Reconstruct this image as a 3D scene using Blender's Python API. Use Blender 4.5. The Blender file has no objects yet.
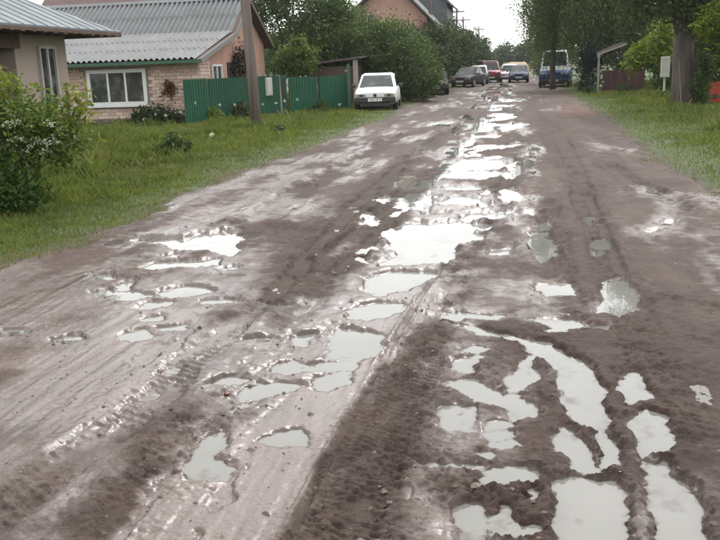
import bpy, bmesh, math, random
import numpy as np
from mathutils import Vector, Matrix

# ------------------------------------------------------------------ camera, sky, sun, exposure
scene = bpy.context.scene
COL = scene.collection
R_ = math.radians
FPX, CAM_H = 850.0, 1.7
cam_d = bpy.data.cameras.new('camera')
cam_d.sensor_width = 36.0
cam_d.lens = FPX / 720.0 * 36.0
cam_d.clip_start, cam_d.clip_end = 0.1, 4000
cam = bpy.data.objects.new('camera', cam_d)
COL.objects.link(cam)
CAM_R = (Matrix.Rotation(R_(10.2), 3, 'Z') @ Matrix.Rotation(R_(90 - 13.4), 3, 'X') @ Matrix.Rotation(R_(-2.0), 3, 'Z'))
cam.matrix_world = Matrix.Translation((0, 0, CAM_H)) @ CAM_R.to_4x4()
scene.camera = cam

SUN_EL, SUN_AZ = 48.0, 12.0          # a veiled sun ahead of the camera, a little to the right of the road
world = bpy.data.worlds.new('World')
scene.world = world
world.use_nodes = True
wn, wl = world.node_tree.nodes, world.node_tree.links
bg = wn['Background']
sky = wn.new('ShaderNodeTexSky'); sky.sky_type = 'NISHITA'; sky.sun_disc = False
sky.sun_elevation = R_(SUN_EL); sky.sun_rotation = R_(SUN_AZ)
sky.air_density = 1.0; sky.dust_density = 4.0; sky.ozone_density = 1.0
hs = wn.new('ShaderNodeHueSaturation'); hs.inputs['Saturation'].default_value = 0.10
wl.new(sky.outputs[0], hs.inputs['Color'])
mixw = wn.new('ShaderNodeMix'); mixw.data_type = 'RGBA'
mixw.inputs['Factor'].default_value = 0.55
wl.new(hs.outputs[0], mixw.inputs['A'])
cl = wn.new('ShaderNodeTexNoise'); cl.inputs['Scale'].default_value = 2.2; cl.inputs['Detail'].default_value = 5
cr = wn.new('ShaderNodeValToRGB')
cr.color_ramp.elements[0].position = 0.3; cr.color_ramp.elements[0].color = (8.0, 8.3, 8.4, 1)
cr.color_ramp.elements[1].position = 0.7; cr.color_ramp.elements[1].color = (11.6, 11.7, 11.6, 1)
wl.new(cl.outputs['Fac'], cr.inputs[0])
wl.new(cr.outputs[0], mixw.inputs['B'])
wl.new(mixw.outputs['Result'], bg.inputs['Color'])
bg.inputs['Strength'].default_value = 0.13

sun_d = bpy.data.lights.new('sun', 'SUN'); sun_d.energy = 0.8; sun_d.angle = R_(18); sun_d.color = (1.0, 0.96, 0.9)
sun = bpy.data.objects.new('sun', sun_d); COL.objects.link(sun)
az = R_(SUN_AZ)
sdir = Vector((math.sin(az) * math.cos(R_(SUN_EL)), math.cos(az) * math.cos(R_(SUN_EL)), math.sin(R_(SUN_EL))))
sun.rotation_euler = sdir.to_track_quat('Z', 'Y').to_euler()
sun.location = (0, 0, 40)

scene.view_settings.view_transform = 'Standard'
scene.view_settings.look = 'None'
scene.view_settings.gamma = 1.0
scene.view_settings.exposure = 1.1
scene.cycles.use_denoising = True
scene.cycles.max_bounces = 6
scene.cycles.diffuse_bounces = 3
scene.cycles.glossy_bounces = 3
scene.cycles.transmission_bounces = 4
scene.cycles.transparent_max_bounces = 4
scene.cycles.caustics_reflective = False
scene.cycles.caustics_refractive = False

rng = np.random.default_rng(7)
random.seed(7)

# ------------------------------------------------------------------ helpers
def G(px, py, z=0.0):
    """ground point that the photograph shows at this pixel"""
    d = CAM_R @ Vector((px - 360, 270 - py, -FPX))
    t = (z - CAM_H) / d.z
    return (d.x * t, d.y * t)

def tag(o, label=None, cat=None, group=None, kind=None):
    if label: o['label'] = label
    if cat: o['category'] = cat
    if group: o['group'] = group
    if kind: o['kind'] = kind
    return o

def empty(name, loc=(0, 0, 0), rz=0.0, label=None, cat=None, group=None):
    o = bpy.data.objects.new(name, None); COL.objects.link(o)
    o.location = loc; o.rotation_euler = (0, 0, rz); o.empty_display_size = 0.2
    return tag(o, label, cat, group)

def link(name, me, mat, parent=None):
    o = bpy.data.objects.new(name, me); COL.objects.link(o)
    if mat is not None and len(me.materials) == 0: me.materials.append(mat)
    if parent is not None: o.parent = parent
    return o

def copy_tree(o, parent=None):
    c = o.copy(); COL.objects.link(c); c.parent = parent
    for ch in list(o.children): copy_tree(ch, c)
    return c

def np_mesh(name, V, F, smooth=False, col=None):
    """V (n,3), F (m,k) with k = 3 or 4; col (n,3) point colours"""
    V = np.asarray(V, np.float32); F = np.asarray(F, np.int32)
    me = bpy.data.meshes.new(name)
    k = F.shape[1]
    me.vertices.add(len(V)); me.vertices.foreach_set('co', V.ravel())
    me.loops.add(F.size); me.loops.foreach_set('vertex_index', F.ravel())
    me.polygons.add(len(F))
    me.polygons.foreach_set('loop_start', np.arange(0, F.size, k, dtype=np.int32))
    me.polygons.foreach_set('loop_total', np.full(len(F), k, np.int32))
    me.polygons.foreach_set('use_smooth', np.full(len(F), smooth))
    me.update(calc_edges=True)
    if col is not None:
        a = me.color_attributes.new('Col', 'FLOAT_COLOR', 'POINT')
        c4 = np.ones((len(V), 4), np.float32); c4[:, :3] = col
        a.data.foreach_set('color', c4.ravel())
    return me

class MB:
    """collects shapes into one mesh"""
    def __init__(s): s.v = []; s.f = []
    def add(s, vs, fs):
        n = len(s.v); s.v += [tuple(v) for v in vs]; s.f += [tuple(i + n for i in f) for f in fs]; return s
    def box(s, a, b):
        x0, y0, z0 = a; x1, y1, z1 = b
        return s.add([(x0,y0,z0),(x1,y0,z0),(x1,y1,z0),(x0,y1,z0),(x0,y0,z1),(x1,y0,z1),(x1,y1,z1),(x0,y1,z1)],
                     [(0,3,2,1),(4,5,6,7),(0,1,5,4),(1,2,6,5),(2,3,7,6),(3,0,4,7)])
    def bar(s, p, q, w, h=None, up=(0, 0, 1)):
        """rectangular bar from p to q"""
        h = h or w; p = Vector(p); q = Vector(q); d = (q - p).normalized(); up = Vector(up)
        if abs(d.dot(up)) > 0.98: up = Vector((1, 0, 0))
        sd = d.cross(up).normalized() * (w / 2); u = sd.cross(d).normalized() * (h / 2)
        vs = [c + a * sd + b * u for c in (p, q) for a, b in ((-1,-1),(1,-1),(1,1),(-1,1))]
        return s.add(vs, [(0,1,2,3),(7,6,5,4),(0,4,5,1),(1,5,6,2),(2,6,7,3),(3,7,4,0)])
    def tube(s, pts, rads, n=8, cap=True):
        pts = [Vector(p) for p in pts]; rings = []
        prev = None
        for i, p in enumerate(pts):
            d = (pts[min(i + 1, len(pts) - 1)] - pts[max(i - 1, 0)]).normalized()
            if prev is None:
                a = Vector((1, 0, 0)) if abs(d.x) < 0.9 else Vector((0, 1, 0))
                u = d.cross(a).normalized()
            else:
                u = (prev - d * prev.dot(d)).normalized()
            prev = u; w = d.cross(u)
            rings.append([p + (u * math.cos(2*math.pi*j/n) + w * math.sin(2*math.pi*j/n)) * rads[i] for j in range(n)])
        vs = [v for r in rings for v in r]; fs = []
        for i in range(len(pts) - 1):
            for j in range(n):
                a = i*n + j; b = i*n + (j+1) % n
                fs.append((a, b, b + n, a + n))
        if cap: fs += [tuple(range(n))[::-1], tuple(range((len(pts)-1)*n, len(pts)*n))]
        return s.add(vs, fs)
    def prism(s, poly, axis, t0, t1):
        """extrude a 2D polygon along axis 'x','y','z'"""
        def P(a, b, t):
            return {'x': (t, a, b), 'y': (a, t, b), 'z': (a, b, t)}[axis]
        n = len(poly)
        vs = [P(a, b, t0) for a, b in poly] + [P(a, b, t1) for a, b in poly]
        fs = [tuple(range(n))[::-1], tuple(range(n, 2*n))] + [(i, (i+1) % n, (i+1) % n + n, i + n) for i in range(n)]
        return s.add(vs, fs)
    def mesh(s, name, smooth=False):
        me = bpy.data.meshes.new(name); me.from_pydata(s.v, [], s.f); me.validate()
        bm = bmesh.new(); bm.from_mesh(me); bmesh.ops.recalc_face_normals(bm, faces=bm.faces); bm.to_mesh(me); bm.free()
        if smooth: me.polygons.foreach_set('use_smooth', np.ones(len(me.polygons), bool))
        return me
    def build(s, name, mat, parent=None, smooth=False, bevel=0, seg=2):
        o = link(name, s.mesh(name, smooth), mat, parent)
        if bevel:
            m = o.modifiers.new('bevel', 'BEVEL'); m.width = bevel; m.segments = seg; m.limit_method = 'ANGLE'; m.angle_limit = R_(35)
        return o

# vectorised value noise
def _hash(ix, iy, s):
    h = (ix * 374761393 + iy * 668265263 + s * 982451653) & 0xFFFFFFFF
    h = ((h ^ (h >> 13)) * 1274126177) & 0xFFFFFFFF
    return ((h ^ (h >> 16)) & 0xFFFF) / 65535.0
def vnoise(x, y, s=0):
    x = np.asarray(x, float); y = np.asarray(y, float)
    ix = np.floor(x).astype(np.int64); iy = np.floor(y).astype(np.int64)
    fx = x - ix; fy = y - iy
    fx = fx*fx*fx*(fx*(fx*6-15)+10); fy = fy*fy*fy*(fy*(fy*6-15)+10)
    a = _hash(ix, iy, s); b = _hash(ix+1, iy, s); c = _hash(ix, iy+1, s); d = _hash(ix+1, iy+1, s)
    return (a + (b-a)*fx) * (1-fy) + (c + (d-c)*fx) * fy
def fbm(x, y, s=0, o=4):
    r = 0; a = 0.5; t = 0
    for k in range(o):
        r = r + a * (vnoise(x * 2**k + 17.3*k, y * 2**k - 9.1*k, s + k) * 2 - 1); t += a; a *= 0.5
    return r / t
def sstep(a, b, x):
    t = np.clip((x - a) / (b - a), 0, 1); return t*t*(3-2*t)

# ------------------------------------------------------------------ materials
class NT:
    def __init__(s, name):
        s.m = bpy.data.materials.new(name); s.m.use_nodes = True
        s.n = s.m.node_tree.nodes; s.l = s.m.node_tree.links
        s.b = s.n['Principled BSDF']; s.out = s.n['Material Output']
    def new(s, t, **kw):
        n = s.n.new('ShaderNode' + t)
        for k, v in kw.items():
            if hasattr(n, k): setattr(n, k, v)
        return n
    def noise(s, scale, detail=4, rough=0.55, vec=None, sc3=None):
        n = s.new('TexNoise'); n.inputs['Scale'].default_value = scale; n.inputs['Detail'].default_value = detail
        n.inputs['Roughness'].default_value = rough
        tc = s.new('TexCoord'); v = tc.outputs['Object']
        if vec == 'gen': v = tc.outputs['Generated']
        if sc3:
            mp = s.new('Mapping'); mp.inputs['Scale'].default_value = sc3; s.l.new(v, mp.inputs[0]); v = mp.outputs[0]
        s.l.new(v, n.inputs['Vector']); return n.outputs['Fac']
    def ramp(s, fac, stops):
        r = s.new('ValToRGB'); e = r.color_ramp.elements
        while len(e) < len(stops): e.new(0.5)
        for el, (p, c) in zip(e, stops):
            el.position = p; el.color = (c[0], c[1], c[2], 1) if not isinstance(c, (int, float)) else (c, c, c, 1)
        s.l.new(fac, r.inputs[0]); return r.outputs[0]
    def mix(s, fac, a, b, mode='MIX'):
        m = s.new('Mix'); m.data_type = 'RGBA'; m.blend_type = mode
        for k, v in (('Factor', fac), ('A', a), ('B', b)):
            if isinstance(v, bpy.types.NodeSocket): s.l.new(v, m.inputs[k])
            elif k == 'Factor': m.inputs[k].default_value = v
            else: m.inputs[k].default_value = (v[0], v[1], v[2], 1)
        return m.outputs['Result']
    def math(s, op, a, b=0.0, clamp=False):
        m = s.new('Math'); m.operation = op; m.use_clamp = clamp
        for i, v in enumerate((a, b)):
            if isinstance(v, bpy.types.NodeSocket): s.l.new(v, m.inputs[i])
            else: m.inputs[i].default_value = v
        return m.outputs[0]
    def attr(s, name='Col'):
        a = s.new('Attribute'); a.attribute_name = name; return a
    def bump(s, h, strength=0.5, dist=0.01, normal=None):
        b = s.new('Bump'); b.inputs['Strength'].default_value = strength; b.inputs['Distance'].default_value = dist
        s.l.new(h, b.inputs['Height'])
        if normal is not None: s.l.new(normal, b.inputs['Normal'])
        return b.outputs[0]
    def set(s, **kw):
        for k, v in kw.items():
            k = {'color': 'Base Color', 'rough': 'Roughness', 'metal': 'Metallic', 'normal': 'Normal', 'ior': 'IOR',
                 'coat': 'Coat Weight', 'coatr': 'Coat Roughness', 'spec': 'Specular IOR Level', 'alpha': 'Alpha', 'trans': 'Transmission Weight'}[k]
            if isinstance(v, bpy.types.NodeSocket): s.l.new(v, s.b.inputs[k])
            elif isinstance(v, tuple): s.b.inputs[k].default_value = (v[0], v[1], v[2], 1)
            else: s.b.inputs[k].default_value = v
        return s

def simple(name, c, rough=0.6, var=0.25, scale=4.0, metal=0.0, bump=0.0, bscale=30.0, sc3=None, coat=0.0, obj_var=0.0, dirt=None):
    t = NT(name)
    n = t.noise(scale, 5, 0.6, sc3=sc3)
    lo = tuple(x * (1 - var) for x in c); hi = tuple(min(1, x * (1 + var)) for x in c)
    col = t.ramp(n, [(0.3, lo), (0.7, hi)])
    if obj_var:
        oi = t.new('ObjectInfo')
        k = t.ramp(oi.outputs['Random'], [(0, 1 - obj_var), (1, 1 + obj_var)])
        col = t.mix(1.0, col, k, 'MULTIPLY')
    if dirt:
        d = t.ramp(t.noise(scale * 0.5, 6, 0.65), [(0.45, 0.0), (0.75, 1.0)])
        col = t.mix(t.math('MULTIPLY', d, 0.7), col, dirt)
    r = t.ramp(t.noise(scale * 2.3, 4), [(0.3, max(0.02, rough - 0.1)), (0.7, min(1, rough + 0.1))])
    t.set(color=col, rough=r, metal=metal, coat=coat)
    if bump: t.set(normal=t.bump(t.noise(bscale, 5, 0.6, sc3=sc3), 0.6, bump))
    return t.m

def leaf_mat(name, trans=0.3, rough=0.5):
    t = NT(name); a = t.attr()
    t.set(color=a.outputs['Color'], rough=rough, spec=0.18)
    tr = t.new('BsdfTranslucent'); mx = t.new('MixShader'); mx.inputs[0].default_value = trans
    c2 = t.mix(1.0, a.outputs['Color'], (1.25, 1.35, 0.6), 'MULTIPLY')
    t.l.new(c2, tr.inputs['Color'])
    t.l.new(t.b.outputs[0], mx.inputs[1]); t.l.new(tr.outputs[0], mx.inputs[2]); t.l.new(mx.outputs[0], t.out.inputs['Surface'])
    return t.m

M = {}
M['leaf'] = leaf_mat('leaf'); M['grass'] = leaf_mat('grass_blade', 0.25, 0.55)
M['bark'] = simple('bark', (0.075, 0.058, 0.045), 0.85, 0.5, 6, bump=0.03, bscale=18, sc3=(1, 1, 0.25))
M['bark_grey'] = simple('bark_grey', (0.085, 0.066, 0.055), 0.85, 0.45, 5, bump=0.04, bscale=14, sc3=(1, 1, 0.2))
M['wood_pole'] = simple('weathered_wood', (0.135, 0.105, 0.09), 0.8, 0.35, 3, bump=0.01, bscale=40, sc3=(4, 4, 0.15))
M['grey_wood'] = simple('grey_wood', (0.17, 0.145, 0.12), 0.8, 0.35, 5, bump=0.006, bscale=40, sc3=(1, 4, 4))
M['brown_wood'] = simple('brown_wood', (0.075, 0.042, 0.030), 0.75, 0.35, 5)
M['plaster'] = simple('beige_plaster', (0.37, 0.30, 0.26), 0.9, 0.12, 2.5, bump=0.004, bscale=60, dirt=(0.27, 0.21, 0.18))
M['peach'] = simple('peach_plaster', (0.36, 0.21, 0.155), 0.9, 0.12, 1.5, bump=0.004, bscale=60)
M['pink'] = simple('pink_plaster', (0.42, 0.255, 0.205), 0.9, 0.1, 1.2, bump=0.004, bscale=60)
M['mortar'] = simple('mortar', (0.34, 0.27, 0.225), 0.95, 0.2, 8)
M['plinth'] = simple('plinth_concrete', (0.13, 0.10, 0.088), 0.9, 0.3, 3, bump=0.005)
M['white_paint'] = simple('white_window_paint', (0.62, 0.62, 0.61), 0.45, 0.06, 6)
M['white_old'] = simple('weathered_white_paint', (0.44, 0.42, 0.39), 0.6, 0.15, 6, dirt=(0.25, 0.22, 0.19))
M['slate_dark'] = simple('asbestos_sheet_grey', (0.155, 0.160, 0.165), 0.85, 0.22, 1.2, obj_var=0.06, dirt=(0.085, 0.088, 0.086))
M['slate_light'] = simple('asbestos_sheet_pale', (0.160, 0.163, 0.163), 0.85, 0.18, 1.2, obj_var=0.06, dirt=(0.118, 0.123, 0.121))
M['tin'] = simple('grey_tin_roof', (0.105, 0.125, 0.138), 0.7, 0.15, 0.8, metal=0.0)
M['green_trim'] = simple('green_trim', (0.025, 0.085, 0.050), 0.5, 0.2, 5)
M['green_sheet'] = simple('green_fence_paint', (0.004, 0.064, 0.031), 0.75, 0.25, 1.2, obj_var=0.22, dirt=(0.014, 0.045, 0.026))
M['concrete'] = simple('grey_concrete', (0.24, 0.215, 0.19), 0.9, 0.25, 6, bump=0.006)
M['maroon'] = simple('maroon_sheet', (0.050, 0.013, 0.016), 0.6, 0.2, 2)
M['red'] = simple('red_paint', (0.50, 0.035, 0.014), 0.5, 0.15, 4, dirt=(0.30, 0.04, 0.02))
M['rust'] = simple('rusty_brown', (0.15, 0.062, 0.026), 0.85, 0.45, 12)
M['old_roof'] = simple('dark_felt_roof', (0.06, 0.042, 0.034), 0.85, 0.3, 4)
M['dark'] = simple('dark_interior', (0.018, 0.017, 0.017), 0.7, 0.4, 3)
M['grey_boards'] = simple('slate_grey_siding', (0.075, 0.08, 0.088), 0.75, 0.2, 2)
M['brown_roof'] = simple('brown_tin_roof', (0.075, 0.035, 0.032), 0.55, 0.2, 3)
M['tyre'] = simple('tyre_rubber', (0.018, 0.017, 0.017), 0.8, 0.3, 10)
M['rim'] = simple('steel_rim', (0.22, 0.22, 0.22), 0.4, 0.2, 8, metal=0.6)
M['black_plastic'] = simple('black_plastic', (0.022, 0.021, 0.02), 0.6, 0.2, 8)
M['plate'] = simple('number_plate_white', (0.66, 0.66, 0.64), 0.4, 0.04, 8)
M['lamp'] = simple('lamp_lens', (0.24, 0.24, 0.24), 0.12, 0.15, 20)
M['amber'] = simple('indicator_lens', (0.30, 0.20, 0.12), 0.2, 0.15, 20)
M['curtain'] = simple('white_curtain', (0.45, 0.44, 0.43), 0.9, 0.2, 9)
M['sand'] = simple('sand_bank', (0.25, 0.195, 0.125), 0.95, 0.25, 1.2)
M['petal'] = simple('white_petals', (0.62, 0.62, 0.56), 0.7, 0.1, 9)
def glass(name, c, rough=0.04):
    t = NT(name); hi = tuple(x * 4.0 for x in c)
    t.set(color=t.ramp(t.noise(2.6, 4, 0.6), [(0.48, c), (0.72, hi)]), rough=rough, ior=1.5)
    t.set(normal=t.bump(t.noise(1.3, 2), 0.15, 0.02)); return t.m
M['glass'] = glass('window_glass', (0.030, 0.034, 0.033))
M['car_glass'] = glass('car_glass', (0.020, 0.026, 0.024), 0.08); M['car_glass'].node_tree.nodes['Principled BSDF'].inputs['Specular IOR Level'].default_value = 0.32
def paint(name, c, rough=0.35, spec=0.4):
    t = NT(name)
    d = t.ramp(t.noise(5, 6, 0.7), [(0.5, 0.0), (0.8, 1.0)])
    t.set(color=t.mix(t.math('MULTIPLY', d, 0.35), c, (0.16, 0.12, 0.09)), rough=rough + 0.1, spec=spec)
    return t.m
M['car_white'] = paint('white_car_paint', (0.56, 0.56, 0.55)); M['car_black'] = paint('black_car_paint', (0.015, 0.016, 0.018), 0.5, 0.15)
M['car_dark'] = paint('dark_plum_car_paint', (0.03, 0.022, 0.03), 0.5, 0.15); M['car_green'] = paint('dark_green_car_paint', (0.012, 0.026, 0.022), 0.5, 0.15)
M['car_red'] = paint('red_van_paint', (0.22, 0.018, 0.028)); M['car_silver'] = paint('silver_car_paint', (0.42, 0.42, 0.43))
M['car_navy'] = paint('navy_car_paint', (0.015, 0.024, 0.06), 0.5, 0.15); M['car_blue'] = paint('blue_car_paint', (0.008, 0.045, 0.13), 0.5, 0.15)
# brick: colour per brick from the point colours
t = NT('pale_brick'); a = t.attr()
c = t.mix(1.0, a.outputs['Color'], t.ramp(t.noise(9, 5), [(0.3, 0.85), (0.7, 1.15)]), 'MULTIPLY')
t.set(color=c, rough=0.92, normal=t.bump(t.noise(45, 4), 0.5, 0.004)); M['brick'] = t.m
# birch bark
t = NT('birch_bark')
c = t.ramp(t.noise(3.0, 5, 0.7, sc3=(1, 1, 2.2)), [(0.48, (0.46, 0.44, 0.41)), (0.56, (0.04, 0.035, 0.03))])
t.set(color=c, rough=0.75); M['birch'] = t.m
# ground under the grass
t = NT('earth_and_thatch'); ga = t.attr()
c = t.ramp(t.noise(1.1, 7, 0.65), [(0.3, (0.045, 0.068, 0.020)), (0.55, (0.062, 0.088, 0.026)), (0.75, (0.085, 0.085, 0.040))])
c = t.mix(ga.outputs['Color'], c, t.ramp(t.noise(18, 6, 0.7), [(0.3, (0.040, 0.029, 0.024)), (0.7, (0.085, 0.064, 0.055))]))
t.set(color=c, rough=0.9, normal=t.bump(t.noise(20, 6, 0.7), 1.0, 0.04)); M['earth'] = t.m
# mud: Col = (wet film, churned soil, brick rubble)
t = NT('road_mud'); a = t.attr()
sep = t.new('SeparateColor'); t.l.new(a.outputs['Color'], sep.inputs[0])
wet, churn, rub = sep.outputs[0], sep.outputs[1], sep.outputs[2]
n1 = t.noise(2.1, 7, 0.62); n2 = t.noise(21, 7, 0.7); n3 = t.noise(75, 5, 0.7); n4 = t.noise(7.5, 8, 0.68)
light = t.ramp(n1, [(0.3, (0.076, 0.050, 0.040)), (0.7, (0.112, 0.078, 0.064))])
darkc = t.ramp(n1, [(0.3, (0.030, 0.0172, 0.0128)), (0.7, (0.070, 0.043, 0.033))])
fac = t.math('ADD', churn, t.math('MULTIPLY', t.math('SUBTRACT', n2, 0.5), 1.5), True)
c = t.mix(fac, light, darkc)
c = t.mix(1.0, c, t.ramp(n3, [(0.32, 0.60), (0.68, 1.35)]), 'MULTIPLY')
rb_ = t.math('MULTIPLY', rub, t.ramp(t.math('MULTIPLY', t.math('ADD', n2, n4), 0.5), [(0.46, 0.0), (0.58, 1.0)]), True)
c = t.mix(t.math('MULTIPLY', rb_, 0.7), c, (0.16, 0.056, 0.036))
film = t.ramp(t.math('ADD', t.math('MULTIPLY', n4, 0.9), t.math('MULTIPLY', wet, 0.62)), [(0.55, 0.0), (1.12, 1.0)])
rough = t.math('SUBTRACT', t.math('ADD', 0.80, t.math('MULTIPLY', t.math('SUBTRACT', n3, 0.5), 0.5)), t.math('MULTIPLY', film, 0.62), True)
b1 = t.new('Bump'); b1.inputs['Distance'].default_value = 0.022
t.l.new(t.math('ADD', n2, t.math('MULTIPLY', n3, 0.5)), b1.inputs['Height'])
t.l.new(t.math('SUBTRACT', 1.0, t.math('MULTIPLY', film, 0.86)), b1.inputs['Strength'])
b2 = t.new('Bump'); b2.inputs['Distance'].default_value = 0.004
t.l.new(t.noise(190, 3, 0.6), b2.inputs['Height']); t.l.new(t.math('SUBTRACT', 0.75, t.math('MULTIPLY', film, 0.66)), b2.inputs['Strength']); t.l.new(b1.outputs[0], b2.inputs['Normal'])
t.set(color=c, rough=rough, normal=b2.outputs[0], spec=t.math('ADD', 0.30, t.math('MULTIPLY', film, 0.25)))
M['mud'] = t.m
# standing water
t = NT('puddle_water'); wa = t.attr()
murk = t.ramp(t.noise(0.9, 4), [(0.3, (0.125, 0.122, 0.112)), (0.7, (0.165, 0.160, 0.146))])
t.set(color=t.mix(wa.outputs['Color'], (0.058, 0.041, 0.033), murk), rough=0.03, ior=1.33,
      normal=t.bump(t.noise(5, 3, sc3=(1, 0.6, 1)), 0.16, 0.006))
M['water'] = t.m

# ------------------------------------------------------------------ road edges (world x as a function of y)
LE = [(-20, -4.5), (6.85, -4.56), (7.95, -4.13), (8.9, -4.1), (10.8, -4.31), (12.5, -4.25), (15.2, -4.17), (19.1, -4.04), (24.3, -3.94),
      (31.1, -3.78), (33, -4.15), (43, -4.15), (59, -3.7), (76, -2.1), (95, -1.2), (115, -1.0)]
RE = [(-20, 2.6), (9.0, 2.5), (10.4, 2.42), (11.6, 2.32), (13.7, 2.29), (19, 2.33), (27.9, 2.63), (41, 2.73), (52, 3.0), (62, 3.2), (76, 2.9), (95, 2.6), (115, 2.4)]
def road_sd(x, y):
    xl = np.interp(y, [p[0] for p in LE], [p[1] for p in LE]); xr = np.interp(y, [p[0] for p in RE], [p[1] for p in RE])
    w = 0.16 * fbm(x * 1.3, y * 1.3, 51, 3)
    d = np.minimum(x - xl, xr - x) + w
    return np.minimum(d, 108 - y)         # > 0 on the road

def ground_z(x, y):
    d = road_sd(x, y)
    out = 0.06 + 0.05 * fbm(x * 0.35, y * 0.35, 31, 4) + 0.02 * fbm(x * 2, y * 2, 37, 2)
    out = out * sstep(0.0, -1.2, d) + 0.045 * (1 - sstep(0.0, -1.2, d))
    return out * (1 - sstep(0.0, 0.7, d)) - 0.35 * sstep(0.0, 0.7, d)

# ground sheet out to the horizon
def spread(lo, hi, fine_lo, fine_hi, step, grow=1.25):
    a = list(np.arange(fine_lo, fine_hi + 1e-6, step)); s = step
    while a[-1] < hi: s *= grow; a.append(a[-1] + s)
    s = step
    while a[0] > lo: s *= grow; a.insert(0, a[0] - s)
    return np.array(a)
gx = spread(-1800, 1800, -14, 12, 0.25); gy = spread(-600, 2500, -2, 112, 0.35)
X, Y = np.meshgrid(gx, gy)
Z = ground_z(X, Y)
nr, nc = X.shape
idx = np.arange(nr * nc).reshape(nr, nc)
quads = lambda I: np.stack([I[:-1, :-1], I[:-1, 1:], I[1:, 1:], I[1:, :-1]], -1).reshape(-1, 4)
gm = sstep(-0.55, 0.0, road_sd(X, Y) + 0.3 * fbm(X * 2, Y * 2, 33, 3)).reshape(-1, 1).repeat(3, 1)
o = link('ground', np_mesh('ground', np.stack([X, Y, Z], -1).reshape(-1, 3), quads(idx), True, gm), M['earth'])
tag(o, 'grassy earth verge on both sides of the road', kind='structure')

# ------------------------------------------------------------------ muddy road: relief from traced ruts, ridges and puddles
NR, NF, NS = 690, 570, 26
iy = np.linspace(1 / 2.25, 1 / 110.0, NR)
yr = np.concatenate([np.linspace(-8, 2.2, 30), 1 / iy])      # a coarse strip behind the camera, then the finer part
rows = []
for y in np.maximum(yr, 2.25):
    l = max(-6.0, -(0.66 * y + 0.9)); r = min(4.2, 0.30 * y + 0.9)
    rows.append(np.concatenate([np.linspace(-6.2, l, NS, endpoint=False), np.linspace(l, r, NF, endpoint=False), np.linspace(r, 4.4, NS)]))
X = np.array(rows); Y = np.repeat(yr[:, None], X.shape[1], 1)
foot = np.where(Y < 2.2, 0.35, np.clip(Y * Y / 2055.0, 0.006, 2.0))               # ground length of one picture row: finest relief worth meshing
def band(scale):                                           # fade relief finer than the mesh
    return np.clip(scale / (2.2 * foot), 0, 1)

def poly_sd(px, py, P):
    P = np.array(P); d = np.full(px.shape, 1e9); ins = np.zeros(px.shape, bool)
    for i in range(len(P)):
        ax, ay = P[i]; bx, by = P[(i + 1) % len(P)]
        ex, ey = bx - ax, by - ay
        t_ = np.clip(((px - ax) * ex + (py - ay) * ey) / (ex*ex + ey*ey + 1e-12), 0, 1)
        d = np.minimum(d, (px - ax - t_*ex)**2 + (py - ay - t_*ey)**2)
        c_ = ((ay > py) != (by > py)) & (px < (bx - ax) * (py - ay) / (by - ay + 1e-12) + ax)
        ins ^= c_
    d = np.sqrt(d); return np.where(ins, -d, d)

def line_d(px, py, P):
    d = np.full(px.shape, 1e9); s = np.zeros(px.shape); L = 0
    for (ax, ay), (bx, by) in zip(P[:-1], P[1:]):
        ex, ey = bx - ax, by - ay; ln = math.hypot(ex, ey)
        t_ = np.clip(((px - ax) * ex + (py - ay) * ey) / (ln*ln), 0, 1)
        q = np.hypot(px - ax - t_*ex, py - ay - t_*ey)
        sg = np.sign((px - ax) * ey - (py - ay) * ex)
        m = q < np.abs(d); d = np.where(m, q * np.where(sg == 0, 1, sg), d); s = np.where(m, L + t_*ln, s); L += ln
    return d, s

# outlines as seen: (x offset, y offset, scale, points)
PUD = []
def pud(ox, oy, s, *polys):
    for p in polys: PUD.append([G(ox + a / s, oy + b / s) for a, b in p])
pud(0, 180, 3,
    [(315,205),(350,190),(440,180),(555,178),(600,165),(680,155),(715,175),(710,220),(690,232),(645,215),(540,212),(500,200),(440,195),(380,205),(340,210)],
    [(410,265),(450,252),(560,245),(655,238),(650,260),(580,268),(460,272)], [(270,290),(330,287),(338,302),(280,298)],
    [(290,340),(320,330),(340,345),(300,348)], [(350,315),(395,305),(370,330)], [(365,340),(480,345),(400,365),(365,360)],
    [(480,335),(560,320),(630,335),(560,355),(490,350)], [(410,390),(440,370),(510,365),(500,380),(430,390)], [(435,420),(480,410),(480,425),(440,428)],
    [(480,445),(550,435),(550,450),(490,452)], [(150,480),(230,470),(240,485),(160,490)], [(15,455),(80,450),(90,462),(20,468)],
    [(435,95),(495,92),(490,105),(440,108)], [(660,270),(700,262),(705,268),(670,275)], [(495,230),(530,222),(520,236)], [(600,365),(715,360),(715,372),(620,374)],
    [(370,466),(430,450),(460,470),(420,485),(375,480)], [(150,205),(175,200),(175,210)])
pud(240, 240, 3, [(320,215),(370,195),(450,190),(505,198),(480,220),(400,240),(340,240)],
    [(300,270),(430,290),(410,310),(430,325),(400,345),(340,360),(270,355),(280,320)], [(240,420),(310,400),(320,430),(270,450),(240,445)],
    [(115,395),(220,375),(340,365),(330,385),(230,395),(150,402)], [(15,455),(100,435),(180,440),(100,465),(40,480)], [(10,300),(60,295),(80,300),(30,307)],
    [(170,290),(215,285),(190,320),(165,312)], [(610,230),(680,220),(720,235),(640,238)])
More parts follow.
